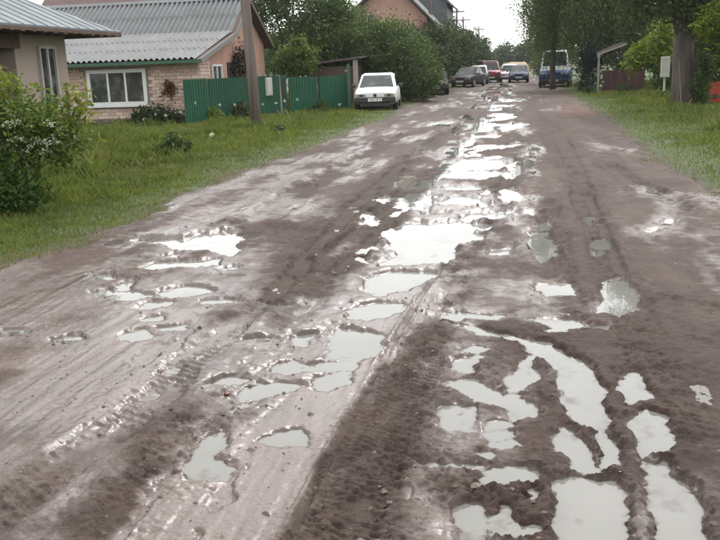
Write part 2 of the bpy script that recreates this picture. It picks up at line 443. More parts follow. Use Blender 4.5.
pud(380, 90, 4.5, [(250,350),(310,335),(420,310),(470,320),(550,320),(545,350),(460,362),(330,365),(260,360)],
    [(250,385),(330,370),(440,368),(540,370),(520,395),(460,405),(360,395),(270,400)], [(300,440),(400,432),(475,440),(420,455),(330,452)],
    [(445,465),(490,450),(510,462),(480,478)], [(560,390),(620,350),(660,310),(700,320),(650,360),(600,395)], [(560,345),(580,325),(610,322),(600,345)],
    [(555,455),(590,448),(630,480),(655,505),(600,512),(555,495)], [(275,510),(350,480),(420,485),(455,510),(400,525),(290,525)],
    [(130,545),(190,470),(240,475),(250,510),(200,545)], [(70,490),(150,470),(165,480),(130,520),(80,530)], [(80,440),(100,390),(150,400),(160,425),(120,455)],
    [(170,440),(200,410),(240,400),(240,430),(190,450)], [(355,250),(375,220),(405,215),(405,240),(370,255)],
    [(430,280),(450,250),(560,250),(640,238),(660,250),(580,262),(480,265)], [(310,290),(345,255),(370,265),(360,290),(325,305)], [(400,300),(430,285),(440,300)],
    [(605,305),(680,290),(690,300),(640,312)], [(480,305),(535,300),(530,310),(490,312)], [(540,170),(600,155),(660,150),(650,168),(580,178)],
    [(500,130),(590,120),(590,135),(510,138)], [(660,268),(700,260),(710,270),(670,276)], [(540,45),(620,35),(615,50),(560,55)], [(410,210),(520,205),(520,213),(420,216)],
    [(640,375),(690,365),(700,385),(670,382)], [(0,505),(40,480),(55,485),(20,510)], [(435,535),(455,515),(480,530),(470,540)],
    [(500,40),(530,33),(540,42),(510,48)], [(240,160),(300,150),(320,158),(260,168)], [(410,180),(440,150),(470,145),(480,170),(430,190)])
pud(360, 160, 3.6, [(80,385),(130,340),(110,300),(80,275),(120,240),(200,228),(240,235),(340,220),(370,230),(460,235),(455,248),(400,262),(430,275),(420,290),(360,300),(330,318),(360,345),(320,365),(200,382),(130,385)],
    [(20,470),(30,430),(110,405),(270,410),(230,440),(150,475),(70,490)], [(355,215),(420,190),(480,190),(485,210),(400,225)], [(490,198),(540,190),(620,195),(620,205),(500,208)],
    [(455,340),(480,325),(540,322),(540,345),(470,350)], [(600,300),(640,280),(690,295),(700,330),(660,365),(620,330)], [(0,220),(30,185),(65,215),(50,240),(10,240)],
    [(250,190),(320,188),(320,198),(260,200)], [(0,325),(70,310),(110,312),(100,328),(20,335)], [(610,270),(670,262),(660,272),(630,278)], [(0,355),(40,365),(30,380),(0,378)],
    [(50,150),(110,135),(115,142),(70,160)], [(120,200),(140,188),(150,196),(130,208)])
pud(400, 300, 4.5, [(195,75),(250,62),(450,75),(430,85),(300,82),(210,85)], [(290,125),(320,115),(400,145),(480,155),(560,180),(660,200),(650,210),(560,195),(470,172),(380,155)],
    [(250,235),(330,215),(390,222),(330,240),(260,245)], [(240,270),(340,255),(375,260),(360,280),(310,300),(300,330),(240,325)],
    [(210,390),(230,365),(310,365),(400,400),(460,440),(500,430),(560,470),(610,510),(600,540),(530,540),(490,490),(400,465),(290,425)],
    [(480,355),(540,320),(540,280),(590,260),(600,305),(650,330),(620,360),(560,385),(510,410),(500,375)], [(150,485),(240,480),(270,500),(280,580),(190,572),(150,510)],
    [(285,492),(325,492),(338,590),(290,590)], [(585,90),(640,92),(720,92),(720,112),(640,112)], [(670,140),(720,132),(725,145),(685,150)], [(415,270),(460,268),(440,285)])
pud(400, 420, 4.5, [(375,20),(450,5),(480,30),(400,45)], [(380,65),(480,55),(510,70),(430,90),(390,85)],
    [(410,115),(500,95),(520,110),(460,130)], [(360,155),(400,150),(395,170)], [(105,220),(130,205),(200,210),(240,205),(220,220),(150,225)], [(250,220),(300,205),(370,210),(340,222)],
    [(370,300),(400,240),(470,225),(540,225),(600,235),(610,270),(560,255),(500,280),(470,310),(430,300)], [(570,355),(600,330),(630,340),(620,370),(580,380)],
    [(265,400),(300,380),(355,385),(360,560),(290,560),(290,440)], [(430,520),(430,440),(460,385),(500,390),(480,470),(540,490),(600,485),(630,520),(560,530)])
pud(480, 180, 3, [(180,320),(270,315),(280,345),(200,350)], [(370,310),(420,295),(460,350),(465,385),(420,410),(350,405),(370,360)], [(340,180),(370,175),(375,225),(350,230)],
    [(320,118),(330,112),(335,135),(322,138)], [(540,128),(570,126),(570,140),(545,138)], [(150,420),(220,425),(290,425),(300,440),(240,445)], [(165,140),(200,132),(205,150),(180,150)],
    [(480,30),(530,38),(545,50),(510,48)], [(350,450),(375,440),(370,460)], [(495,158),(515,155),(510,165)])
pud(480, 360, 3, [(120,-55),(195,-40),(240,-20),(300,0),(340,50),(365,120),(370,160),(395,240),(405,320),(380,320),(340,220),(300,200),(270,150),(250,110),(230,40),(195,0),(150,-30)],
    [(215,230),(250,210),(310,240),(340,290),(350,340),(300,330),(280,290),(240,280)], [(230,370),(300,360),(360,370),(400,370),(430,400),(440,480),(440,600),(240,600),(230,450)],
    [(445,190),(500,150),(550,170),(570,230),(560,280),(500,290),(470,240)], [(500,310),(560,310),(580,350),(620,380),(660,440),(700,600),(545,600),(510,440),(515,380),(510,340)],
    [(430,60),(470,40),(490,110),(450,130)])
pud(100, 390, 3.6, [(290,290),(340,240),(400,170),(440,155),(430,200),(400,240),(470,290),(420,330),(330,330)], [(590,185),(640,160),(720,140),(740,200),(640,200)])
pud(200, 260, 3.6, [(255,385),(330,365),(400,385),(340,400),(280,405)], [(165,475),(220,455),(290,465),(220,485),(150,510)], [(35,455),(110,430),(150,435),(100,455)],
    [(160,295),(240,283),(230,292)], [(265,170),(325,165),(320,172)])

rid = lambda sc, s_: (1 - np.abs(fbm(X * sc, Y * sc * 0.85, s_, 2)) * 2.2)
rough_zone = np.clip(0.5 + 1.3 * fbm(X * 0.9, Y * 0.5, 5, 3), 0.1, 1.2)
h = 0.016 + 0.022 * sstep(5.5, 9, Y) + 0.011 * fbm(X * 0.9, Y * 0.5, 1, 3) + 0.009 * band(0.4) * fbm(X * 2.6, Y * 2.0, 2, 2)
fine = rough_zone * (0.004 * band(0.14) * rid(5.5, 3) + 0.0050 * band(0.05) * rid(15, 6) + 0.0045 * band(0.02) * rid(38, 4) + 0.003 * band(0.009) * fbm(X * 85, Y * 80, 8, 2) + 0.002 * band(0.012) * fbm(X * 60, Y * 7, 9, 2))
xl = np.interp(Y, [p[0] for p in LE], [p[1] for p in LE]); xr = np.interp(Y, [p[0] for p in RE], [p[1] for p in RE])
churn = 0.40 + 0.55 * fbm(X * 0.9, Y * 0.30, 11, 4) + 0.5 * fbm(X * 5.5, Y * 0.55, 13, 3)
wet = 0.34 + 0.8 * fbm(X * 1.3, Y * 0.40, 12, 4) + 0.45 * fbm(X * 4.5, Y * 1.4, 10, 3) + 0.14 * sstep(0.2, -1.2, X) - 0.15 * sstep(0.4, 1.6, X)
far2 = sstep(8, 17, Y)
wet = wet - 0.40 * far2 + 0.75 * far2 * fbm(X * 2.1, Y * 0.42, 18, 3)
churn = churn + 0.12 * far2 + 0.4 * far2 * fbm(X * 1.7, Y * 0.5, 19, 3)
h += far2 * (0.022 * fbm(X * 2.6, Y * 0.55, 20, 3) + 0.012 * fbm(X * 6, Y * 1.6, 22, 2) + 0.020 * rid(1.9, 24) * np.clip(0.2 + 1.5 * fbm(X * 0.7, Y * 0.3, 25, 2), 0, 1))
mid = sstep(5.5, 9, Y)
clod = np.clip(0.45 + 1.5 * fbm(X * 0.8, Y * 0.35, 27, 3), 0, 1.1)
h += mid * clod * (0.016 * band(0.10) * rid(4.2, 26) + 0.010 * band(0.06) * fbm(X * 9, Y * 7, 28, 2) - 0.008)
churn += 0.25 * mid * clod * fbm(X * 3.2, Y * 2.2, 29, 2)
# long drag marks and tyre scuffs along the driving direction
sk = fbm(X * 5.0 + 0.6 * fbm(X, Y * 0.4, 15, 2), Y * 0.40, 14, 4)
h += 0.016 * sk * np.clip(0.35 + 1.2 * fbm(X * 0.6, Y * 0.2, 16, 2), 0, 1.2) + 0.006 * fbm(X * 17, Y * 1.1, 17, 3) * band(0.1)
rub = np.zeros_like(X)
# general wheel wear along the road
for xc, w_, d_ in ((-2.75, 0.28, 0.02), (-1.35, 0.30, 0.03), (-0.45, 0.5, 0.03), (0.55, 0.3, 0.015), (1.25, 0.22, 0.03), (1.95, 0.25, 0.02)):
    wob = 0.25 * fbm(Y * 0.12, Y * 0 + xc, 21, 2)
    q = np.abs(X - xc - wob); far = sstep(9, 16, Y)
    h -= d_ * np.exp(-(q / w_)**4) * far
    h += 0.6 * d_ * np.exp(-((q - 1.35 * w_) / (0.4 * w_))**2) * far * (0.6 + 0.6 * fbm(X * 3, Y * 1.5, 23, 2))

def feature(pts, w_, depth, sh=0.5, tread=0.0, lump=0.5, ch=0.8, dry=0.6, lug=0.07):
    P = [G(*p) for p in pts]
    ax = [p[0] for p in P]; ay = [p[1] for p in P]; m_ = 3.5 * w_
    sel = (X > min(ax) - m_) & (X < max(ax) + m_) & (Y > min(ay) - m_) & (Y < max(ay) + m_)
    x, y = X[sel], Y[sel]
    d, s = line_d(x + 0.35 * w_ * fbm(x * 2.2, y * 2.2, 61, 2), y, P)
    q = np.abs(d)
    deep = depth > 0
    depth = depth * ((0.42 + 0.85 * sstep(6.5, 12, y)) if deep else (0.34 + 0.3 * sstep(6.5, 12, y)))
    tread = tread * 0.6
    lm = 1 + lump * 1.6 * fbm(x * 5, y * 4, 62, 3)
    core = np.exp(-(q / w_)**4) if deep else np.exp(-(q / (w_ * 1.15))**3.2); shp = np.exp(-((q - 1.35 * w_) / (0.42 * w_))**2)
    dz = -depth * core * lm + sh * np.minimum(np.abs(depth), 0.02) * shp * lm
    if tread:
        ph = s / lug + 0.9 * np.sign(d) * q / w_ * 0.9
        dz += tread * np.sign(np.sin(2 * math.pi * ph)) * np.clip(np.abs(np.sin(2 * math.pi * ph)) * 2, 0, 1) * np.exp(-(q / w_)**6) * band(lug)[sel] * (0.4 + 0.9 * vnoise(x * 2, y * 2, 64))
    dz += lump * (0.008 * fbm(x * 9, y * 8, 63, 3) * band(0.1)[sel] + 0.009 * (0.6 - np.abs(fbm(x * 19, y * 17, 65, 3)) * 2) * band(0.05)[sel] + 0.007 * fbm(x * 55, y * 50, 66, 3) * band(0.015)[sel]) * np.exp(-(q / (1.9 * w_))**2)
    dz += 0.012 * lump * fbm(d * 26, s * 2.2, 67, 3) * np.exp(-(q / (1.9 * w_))**2)
    h[sel] += dz
    z_ = np.exp(-(q / (1.7 * w_))**2)
    ch = ch + 0.2 * sstep(6.5, 12, y)
    churn[sel] = churn[sel] * (1 - z_) + ch * z_; wet[sel] -= dry * z_ * (0.35 + 0.9 * vnoise(x * 3, y * 2, 68))

# ruts (depth > 0) and ridges (depth < 0)
feature([(400,173),(365,203),(330,237),(277,297),(240,323),(200,357),(130,420),(60,475),(0,515),(-60,560)], 0.14, 0.045, 0.9, 0.012, 1.0, 0.68, 0.30)
feature([(437,172),(400,205),(370,240),(340,267),(310,300),(285,330)], 0.13, 0.04, 0.9, 0, 0.8, 0.75, 0.4)
feature([(400,137),(340,170),(300,193),(270,215),(235,240)], 0.22, 0.045, 0.8, 0, 0.9, 0.7, 0.3)
feature([(470,120),(430,145),(385,180),(345,215),(300,262)], 0.12, 0.03, 0.9, 0, 1.0, 0.75, 0.4)
feature([(398,170),(362,202),(326,240),(300,270),(272,300)], 0.075, 0.09, 0.8, 0, 0.9, 0.95, 0.8)
feature([(440,168),(405,203),(385,228),(362,254),(338,272)], 0.07, 0.08, 0.8, 0, 0.9, 0.95, 0.8)
feature([(415,182),(385,205),(355,232),(330,252)], 0.05, 0.07, 0.8, 0, 0.9, 0.95, 0.8)
feature([(405,135),(370,152),(330,175),(296,197)], 0.09, 0.09, 0.8, 0, 0.9, 0.95, 0.7)
feature([(540,212),(545,235),(560,262)], 0.05, 0.06, 0.8, 0, 0.9, 0.95, 0.6)
feature([(590,200),(606,240),(622,275)], 0.05, 0.06, 0.8, 0, 0.9, 0.95, 0.6)
feature([(560,140),(572,165),(585,200)], 0.14, 0.03, 0.9, 0, 1.0, 0.75, 0.4)
feature([(250,225),(290,232),(300,240)], 0.2, 0.04, 0.8, 0, 1.0, 0.8, 0.4)
feature([(605,165),(640,185),(690,215)], 0.12, 0.025, 0.9, 0, 1.0, 0.7, 0.3)
feature([(530,100),(545,125),(565,150)], 0.2, 0.03, 0.9, 0, 1.0, 0.75, 0.4)
feature([(482,225),(455,290),(430,360),(395,445),(357,540),(345,570)], 0.10, 0.018, 1.0, 0.014, 0.6, 0.75, 0.30, 0.05)
feature([(458,250),(420,300),(383,362),(340,440),(297,527),(280,560)], 0.025, 0.03, 1.2, 0.004, 0.6, 0.9, 0.6, 0.04)
feature([(460,270),(410,350),(365,445),(325,540)], 0.10, 0.004, 0.5, 0.009, 0.9, 0.62, 0.22, 0.045)
feature([(447,395),(428,430),(412,470),(398,540),(395,560)], 0.06, -0.035, 0, 0, 0.9, 0.7, 0.3)
feature([(505,400),(530,415),(546,445),(552,490),(553,560)], 0.075, -0.06, 0, 0, 0.5, 0.8, 0.5)
feature([(575,350),(597,390),(612,440),(625,480),(637,560)], 0.085, -0.07, 0, 0, 0.5, 0.85, 0.5)
feature([(655,370),(676,420),(698,465),(722,510),(740,560)], 0.10, -0.06, 0, 0, 0.5, 0.8, 0.5)
feature([(546,358),(560,408),(585,437),(608,478)], 0.055, -0.055, 0, 0, 0.5, 0.8, 0.4)
feature([(545,342),(600,347),(650,357),(730,360)], 0.16, -0.05, 0, 0, 0.6, 0.75, 0.2)
feature([(490,330),(530,340),(552,372),(560,395)], 0.10, -0.035, 0, 0, 0.6, 0.8, 0.3)
feature([(420,345),(470,360),(510,385)], 0.14, -0.02, 0, 0, 1.0, 0.6, 0.2)
feature([(545,205),(552,260),(562,300),(575,330)], 0.16, 0.035, 0.9, 0.008, 1.0, 0.6, 0.2)
feature([(583,195),(600,240),(618,285),(632,330),(652,380),(680,440)], 0.16, 0.035, 0.9, 0.008, 1.0, 0.6, 0.2)
feature([(520,160),(505,185),(498,215),(490,235)], 0.10, 0.03, 0.9, 0, 0.7, 0.8, 0.5)
feature([(430,455),(470,470),(500,490),(510,530)], 0.09, -0.02, 0, 0, 1.2, 0.85, 0.3)
feature([(415,470),(440,478),(455,500)], 0.06, -0.035, 0, 0, 1.4, 0.95, 0.5)
feature([(500,495),(515,520),(540,515)], 0.07, -0.03, 0, 0, 1.2, 0.95, 0.5)
feature([(225,400),(195,425),(165,455),(120,520)], 0.10, 0.02, 0.9, 0, 0.9, 0.65, 0.3)
feature([(330,330),(260,385),(205,430),(185,470)], 0.12, 0.012, 0.9, 0.004, 1.1, 0.6, 0.15)
zone_late = [(0,470),(70,430),(150,420),(120,480),(60,560),(0,560)]
feature([(640,190),(660,195),(690,205)], 0.1, 0.02, 1, 0, 1, 0.6, 0.1)
feature([(720,310),(660,300),(640,310)], 0.07, 0.02, 1, 0, 1, 0.7, 0.2)

# broad zones: smooth wet film, churned soil, brick rubble
def zone(pts, fw=0.0, fc=0.0, fr=0.0, fh=0.0, soft=0.35):
    P = [G(*p) for p in pts]
    ax = [p[0] for p in P]; ay = [p[1] for p in P]; m_ = soft * 2 + 0.1
    sel = (X > min(ax) - m_) & (X < max(ax) + m_) & (Y > min(ay) - m_) & (Y < max(ay) + m_)
    x, y = X[sel], Y[sel]
    d = poly_sd(x, y, P) + soft * 0.9 * fbm(x * 2.5, y * 2, 71, 3)
    k = sstep(soft, -soft, d)
    wet[sel] += fw * k; churn[sel] += fc * k; rub[sel] += fr * k
    h[sel] += fh * k * fbm(x * 7, y * 7, 72, 3) * band(0.12)[sel]
zone([(0,300),(130,300),(230,330),(180,380),(80,430),(0,470)], 0.5, -0.35)
zone([(220,440),(310,430),(330,450),(290,560),(110,560),(150,500)], 0.75, -0.5, soft=0.15)
zone([(120,560),(135,490),(165,475),(170,520),(150,560)], 0.8, -0.5, soft=0.05)
zone([(0,370),(120,345),(200,330),(120,395),(0,440)], 0.4, -0.3, soft=0.2)
zone([(400,425),(460,420),(480,560),(410,560)], 0.2, -0.1, soft=0.06)
zone([(470,320),(560,330),(620,420),(640,560),(470,560)], -0.2, 0.2, soft=0.1)
zone([(290,300),(370,300),(330,360),(260,380)], 0.3, -0.1, soft=0.15)
zone([(270,380),(370,330),(390,340),(320,440),(250,470)], 0.4, -0.3, soft=0.15)
zone([(150,250),(330,200),(400,160),(440,120),(420,115),(300,170),(200,220)], 0.22, -0.15)
zone([(240,250),(300,240),(250,300),(120,330),(100,300)], 0.2, -0.15)
zone([(640,215),(720,230),(720,340),(650,320)], -0.15, 0.05)
zone([(560,330),(720,330),(720,540),(620,540)], -0.18, 0.22, 0, 0.03)
zone([(480,220),(560,230),(570,330),(470,320),(440,380),(400,440),(420,320)], 0.0, 0.1)
zone([(300,260),(370,250),(330,330),(240,400),(180,420),(230,340)], 0.05, 0.2, 0, 0.025)
zone([(548,104),(600,106),(612,114),(575,120),(560,116)], 0, 0.1, 1.1, 0.02, 0.6)
zone([(560,128),(590,128),(585,134),(562,134)], 0, 0, 0.5, 0.01, 0.3)

zone([(455,290),(400,292),(330,350),(270,410),(215,480),(290,490),(350,410),(430,320)], 0.30, -0.25, soft=0.12)
zone(zone_late, 0.35, -0.15, 0, 0.02, 0.1)
cap = 0.028 + 0.026 * sstep(5.5, 9, Y); h = np.where(h > cap, cap + (h - cap) * 0.4, h); h = np.where(h > cap + 0.025, cap + 0.025 + (h - cap - 0.025) * 0.3, h)
h += fine * (1.15 - 0.95 * np.clip(wet, 0, 1))
# puddle beds
carve = np.zeros_like(X); near = np.zeros_like(X)
for P in PUD:
    ax = [p[0] for p in P]; ay = [p[1] for p in P]; cy = sum(ay) / len(ay)
    m_ = 0.35 + 0.025 * cy
    sel = (X > min(ax) - m_) & (X < max(ax) + m_) & (Y > min(ay) - m_) & (Y < max(ay) + m_)
    if not sel.any(): continue
    x, y = X[sel], Y[sel]
    e = 0.010 + 0.0045 * cy
    fq = 7 / (1 + 0.05 * cy)
    d = poly_sd(x, y, P) + e * (fbm(x * fq, y * fq, 81, 5) * (1.2 + 0.8 * min(1, cy / 12)) + 0.9 * fbm(x * fq * 5, y * fq * 5, 82, 3))
    d = d - e * (0.5 + 0.05 * min(1.0, max(0.0, (cy - 5) / 4)))
    carve[sel] = np.maximum(carve[sel], sstep(e * 1.3, -e * 0.6, d)); near[sel] = np.maximum(near[sel], sstep(0.22 + 0.012 * cy, 0.0, d))
# scattered shallow puddles farther along the wheel lanes
far = sstep(17, 24, Y) * sstep(100, 70, Y)
lane = np.exp(-((X + 0.55) / 1.05)**4)
nz = fbm(X * 1.9, Y * 0.62, 91, 4)
carve = np.maximum(carve, far * lane * sstep(0.04, 0.16, nz) * 0.95)
# small water-filled hollows between the clods of the wet lanes
pool = np.clip(0.15 + 1.4 * fbm(X * 0.8, Y * 0.5, 93, 3), 0, 1) * sstep(0.3, 0.7, wet + 0.25)
carve = np.maximum(carve, pool * sstep(0.30, 0.42, fbm(X * 4.2, Y * 2.6, 94, 4)) * 0.8 * sstep(1.0, 1.4, X - xl) * sstep(0.5, 1.2, xr - X))
wet += 0.30 * near - 0.12 * far
bed = -0.010 + 0.012 * fbm(X * 6, Y * 5, 92, 3) * band(0.15) + 0.005 * fbm(X * 26, Y * 22, 95, 3) * band(0.04) - 0.004 * carve
h = h * (1 - carve) + bed * carve
h = np.maximum(h, (0.005 + 0.010 * fbm(X * 5, Y * 3.5, 96, 3) * band(0.12) + 0.005 * fbm(X * 18, Y * 9, 97, 2) * band(0.05)) * (1 - carve)) * (carve < 0.45) + h * (carve >= 0.45)
wet += 0.45 * sstep(0.05, 0.6, carve)
# the road sinks below the verge beyond its edges
sd = road_sd(X, Y)
h = h * sstep(-0.9, -0.1, sd) - 0.25 * (1 - sstep(-0.9, -0.1, sd)) + 0.02 * np.exp(-(sd / 0.4)**2)
churn += 0.12 * np.exp(-(sd / 0.6)**2)
X_ROAD, H_ROAD = X, h
idx = np.arange(X.size).reshape(X.shape)
me = np_mesh('road', np.stack([X, Y, h], -1).reshape(-1, 3), quads(idx), True, np.clip(np.stack([wet, churn, rub], -1).reshape(-1, 3), 0, 1))
tag(link('road', me, M['mud']), 'rutted brown mud road churned by tyres', kind='structure')

# standing water: level sheets wherever the bed lies below the water line, one object per connected puddle
under = h < 0.0
cell = (under[:-1, :-1] | under[:-1, 1:] | under[1:, 1:] | under[1:, :-1]) & (sd[:-1, :-1] > 0.15)
cell2 = cell
lab = np.zeros(cell2.shape, np.int32); comps = []
cells = set(map(tuple, np.argwhere(cell2)))
while cells:
    st = [cells.pop()]; comp = [st[0]]
    while st:
        i, j = st.pop()
        for q in ((i+1, j), (i-1, j), (i, j+1), (i, j-1), (i+1, j+1), (i-1, j-1), (i+1, j-1), (i-1, j+1)):
            if q in cells: cells.remove(q); st.append(q); comp.append(q)
    comps.append(np.array(comp))
comps.sort(key=lambda c: -len(c))
Fq = np.stack([idx[:-1, :-1], idx[:-1, 1:], idx[1:, 1:], idx[1:, :-1]], -1)
XY0 = np.stack([X, Y, np.zeros_like(X)], -1).reshape(-1, 3)
depth_c = np.repeat(sstep(0.0, 0.011, -h).reshape(-1, 1), 3, 1)
def water_obj(cs):
    f = Fq[cs[:, 0], cs[:, 1]]; u, inv = np.unique(f, return_inverse=True)
    o = link('puddle', np_mesh('puddle', XY0[u], inv.reshape(-1, 4), True, depth_c[u]), M['water'])
    tag(o, kind='structure'); return o
for c_ in comps[:90]: water_obj(c_)
if len(comps) > 90: water_obj(np.concatenate(comps[90:]))

# ------------------------------------------------------------------ grey house with the tin hip roof (by the near verge, left)
def corrugated(w, l, pitch, amp, ny=3, ppw=6, thick=0.006):
    """sheet in local x (width, waves across), y (length up the slope), z up"""
    n = int(round(w / pitch)) * ppw
    xs = np.linspace(0, w, n + 1); ys = np.linspace(0, l, ny + 1)
    XX, YY = np.meshgrid(xs, ys); ZZ = amp * np.cos(2 * math.pi * XX / pitch)
    V = np.stack([XX, YY, ZZ], -1).reshape(-1, 3); I = np.arange(V.shape[0]).reshape(XX.shape)
    return np_mesh('corrugated_sheet', V, quads(I), True)

def place_sheets(parent, mat, origin, along, up, n_cols, n_rows, sw, sl, me, lap=0.1, jit=0.006, name='roof_sheet', clip=None):
    along = Vector(along).normalized(); up = Vector(up).normalized(); nrm = along.cross(up)
    for r_ in range(n_rows):
        for c_ in range(n_cols):
            if clip and not clip(r_, c_): continue
            o_ = link(name, me, mat, parent)
            p = Vector(origin) + along * (c_ * sw) + up * (r_ * (sl - lap)) + nrm * (0.014 * r_ + 0.003 * (c_ % 2) + random.uniform(0, jit))
            rot = Matrix((along, up, nrm)).transposed().to_4x4()
            o_.matrix_local = Matrix.Translation(p) @ rot @ Matrix.Rotation(random.uniform(-0.004, 0.004), 4, 'Z')

def window(parent, mats, w, h_, panes, origin, right, depth_n, frame=0.07, name='window', transom=None):
    """origin = lower left corner on the wall plane; right = unit along the wall; depth_n = outward normal"""
    r_ = Vector(right); n_ = Vector(depth_n); u_ = Vector((0, 0, 1)); O = Vector(origin)
    fm, gm = mats
    P = lambda a, b, c: O + r_ * a + u_ * b + n_ * c
    def slab(mb, a0, a1, b0, b1, c0, c1):
        mb.add([P(a, b, c) for c in (c0, c1) for a, b in ((a0, b0), (a1, b0), (a1, b1), (a0, b1))],
               [(0,3,2,1),(4,5,6,7),(0,1,5,4),(1,2,6,5),(2,3,7,6),(3,0,4,7)])
    mb = MB()
    slab(mb, 0, w, 0, frame, 0.003, 0.07); slab(mb, 0, w, h_ - frame, h_, 0.003, 0.07)
    slab(mb, 0, frame, frame, h_ - frame, 0.003, 0.068); slab(mb, w - frame, w, frame, h_ - frame, 0.003, 0.068)
    pw = (w - 2 * frame) / panes
    for i in range(1, panes):
        slab(mb, frame + pw * i - 0.035, frame + pw * i + 0.035, frame, h_ - frame, 0.003, 0.06)
    win = mb.build(name, fm, parent)
    for i in range(panes):
        g = MB(); slab(g, frame + pw * i + 0.02, frame + pw * (i + 1) - 0.02, frame - 0.01, h_ - frame + 0.01, 0.008, 0.022)
        g.build('pane', gm, win)
    s = MB(); slab(s, -0.05, w + 0.05, -0.05, -0.003, 0.0, 0.12); s.build('sill', fm, win)
    return win

gh = empty('grey_house', (-10.2, 15, 0), 0, 'beige plastered cottage with grey tin hip roof behind the flowering bush', 'house')
gx0, gy1 = -10.2, 19.0
def rel(p, o_): return (p[0] - o_[0], p[1] - o_[1], p[2] - o_[2])
L_ = gh.location
mb = MB(); mb.box(rel((-18, 16.85, 0), L_), rel((gx0, gy1, 2.66), L_)); mb.build('wall', M['plaster'], gh)
mb = MB(); mb.box(rel((-18, 8, 0), L_), rel((-11.3, 16.845, 2.66), L_)); mb.build('porch_wall', M['brown_wood'], gh)
mb = MB(); mb.box(rel((-11.29, 13, 2.32), L_), rel((-10.05, 16.84, 2.6), L_)); mb.build('porch_beam', M['brown_wood'], gh)
mb = MB(); mb.box(rel((-10.3, 13, 0), L_), rel((-10.16, 13.14, 2.32), L_)); mb.build('porch_post', M['brown_wood'], gh)
window(gh, (M['white_old'], M['glass']), 0.72, 1.35, 2, rel((gx0, 17.72, 1.05), L_), (0, 1, 0), (1, 0, 0), 0.06)
ez, ex, tipy, rz_ = 2.74, -9.3, 20.1, 4.75          # eave height, eave x, far eave y, ridge height
rx_ = -13.6; ridge_end = tipy - (ex - rx_) * 0.98
mb = MB()
prof = 0.05
A = (ex, 2, ez); B = (ex, tipy, ez); C = (rx_, ridge_end, rz_); D = (rx_, 2, rz_); E_ = (-17.9, tipy, ez); F_ = (-17.9, 2, ez)
mb.add([rel(p, L_) for p in (A, B, C, D)] + [rel((p[0], p[1], p[2] - 0.06), L_) for p in (A, B, C, D)], [(0,1,2,3),(7,6,5,4),(0,4,5,1),(1,5,6,2),(3,2,6,7)])
mb.add([rel(p, L_) for p in (B, E_, C)] + [rel((p[0], p[1], p[2] - 0.06), L_) for p in (B, E_, C)], [(0,1,2),(5,4,3),(0,3,4,1)])
mb.add([rel(p, L_) for p in (D, C, E_, F_)], [(0,1,2,3)])
roof = mb.build('roof', M['tin'], gh)
# standing seams of the tin sheets run up the slope
sl = Vector((rx_ - ex, 0, rz_ - ez)); 
for k in range(34):
    y = 5 + k * 0.45
    f = min(1.0, (tipy - y) / (tipy - ridge_end)) if y > ridge_end else 1.0
    if f < 0.05: continue
    p0 = Vector(rel((ex, y, ez + 0.006), L_)); q0 = p0 + sl * (f - 0.01)
    MB().bar(p0, q0, 0.025, 0.016).build('seam', M['tin'], roof)
MB().bar(rel((ex, 2, ez - 0.09), L_), rel((ex, tipy, ez - 0.07), L_), 0.03, 0.07).build('fascia', M['brown_wood'], gh)
MB().bar(rel((ex, tipy, ez - 0.09), L_), rel((-17.9, tipy, ez - 0.07), L_), 0.03, 0.07).build('fascia', M['brown_wood'], gh)
for k in range(20):                                   # soffit boards under the overhang
    y = 12 + k * 0.41
    MB().bar(rel((ex + 0.05, y, ez - 0.115 - random.uniform(0, .02)), L_), rel((gx0 - 0.05, y, ez - 0.10), L_), 0.12, 0.025).build('soffit_board', M['brown_wood'], gh)
MB().tube([rel((gx0 + 0.05, 18.75, z), L_) for z in (0.5, 1.1, 1.6)], [0.03, 0.03, 0.03], 6).build('pipe', M['brown_wood'], gh)

# ------------------------------------------------------------------ brick house with the two-pitch sheet roof
bh = empty('brick_house', (-10.3, 28, 0), 0, 'pale brick house with corrugated grey sheet roof and green eaves board', 'house')
L_ = bh.location
BW = -10.3; BL = -19.0
mb = MB(); mb.box(rel((BL, 28.03, 0), L_), rel((BW - 0.03, 31.2, 2.2), L_)); mb.build('wall', M['mortar'], bh)
# bricks of the front wall and of the return, joined
Vb, Fb, Cb = [], [], []
bl, bhh, gap = 0.26, 0.115, 0.014
def brick(x0, y0, z0, x1, y1, z1):
    n = len(Vb)
    k = random.random(); c0 = Vector((0.56, 0.41, 0.335)); c1 = Vector((0.50, 0.345, 0.27)); c2 = Vector((0.58, 0.465, 0.395))
    c_ = c0.lerp(c1, k * 2) if k < 0.5 else c0.lerp(c2, (k - 0.5) * 2)
    c_ = c_ * random.uniform(0.85, 1.08)
    for x, y, z in ((x0,y0,z0),(x1,y0,z0),(x1,y1,z0),(x0,y1,z0),(x0,y0,z1),(x1,y0,z1),(x1,y1,z1),(x0,y1,z1)):
        Vb.append(rel((x, y, z), L_)); Cb.append(tuple(c_))
    for f in ((0,3,2,1),(4,5,6,7),(0,1,5,4),(1,2,6,5),(2,3,7,6),(3,0,4,7)): Fb.append([n + i for i in f])
zc = 0.26; row = 0
while zc + bhh < 2.14:
    x = -17.2 - (bl / 2 if row % 2 else 0)
    while x < BW - 0.02:
        xa, xb = x, min(x + bl - gap, BW - 0.001)
        if not (xb > -14.36 and xa < -12.17 and zc + bhh > 0.70 and zc < 1.92):
            pr_ = random.uniform(0, 0.006)
            brick(xa, 28.0 - pr_, zc, xb, 28.08, zc + bhh - gap)
        x += bl
    y = 28.085
    while y < 29.1:
        brick(BW - 0.1, y, zc, BW + random.uniform(0, 0.006), min(y + bl - gap, 29.2), zc + bhh - gap); y += bl
    zc += bhh; row += 1
bo = link('brickwork', np_mesh('brickwork', Vb, Fb, False, np.array(Cb)), M['brick'], bh); bo['kind'] = 'stuff'
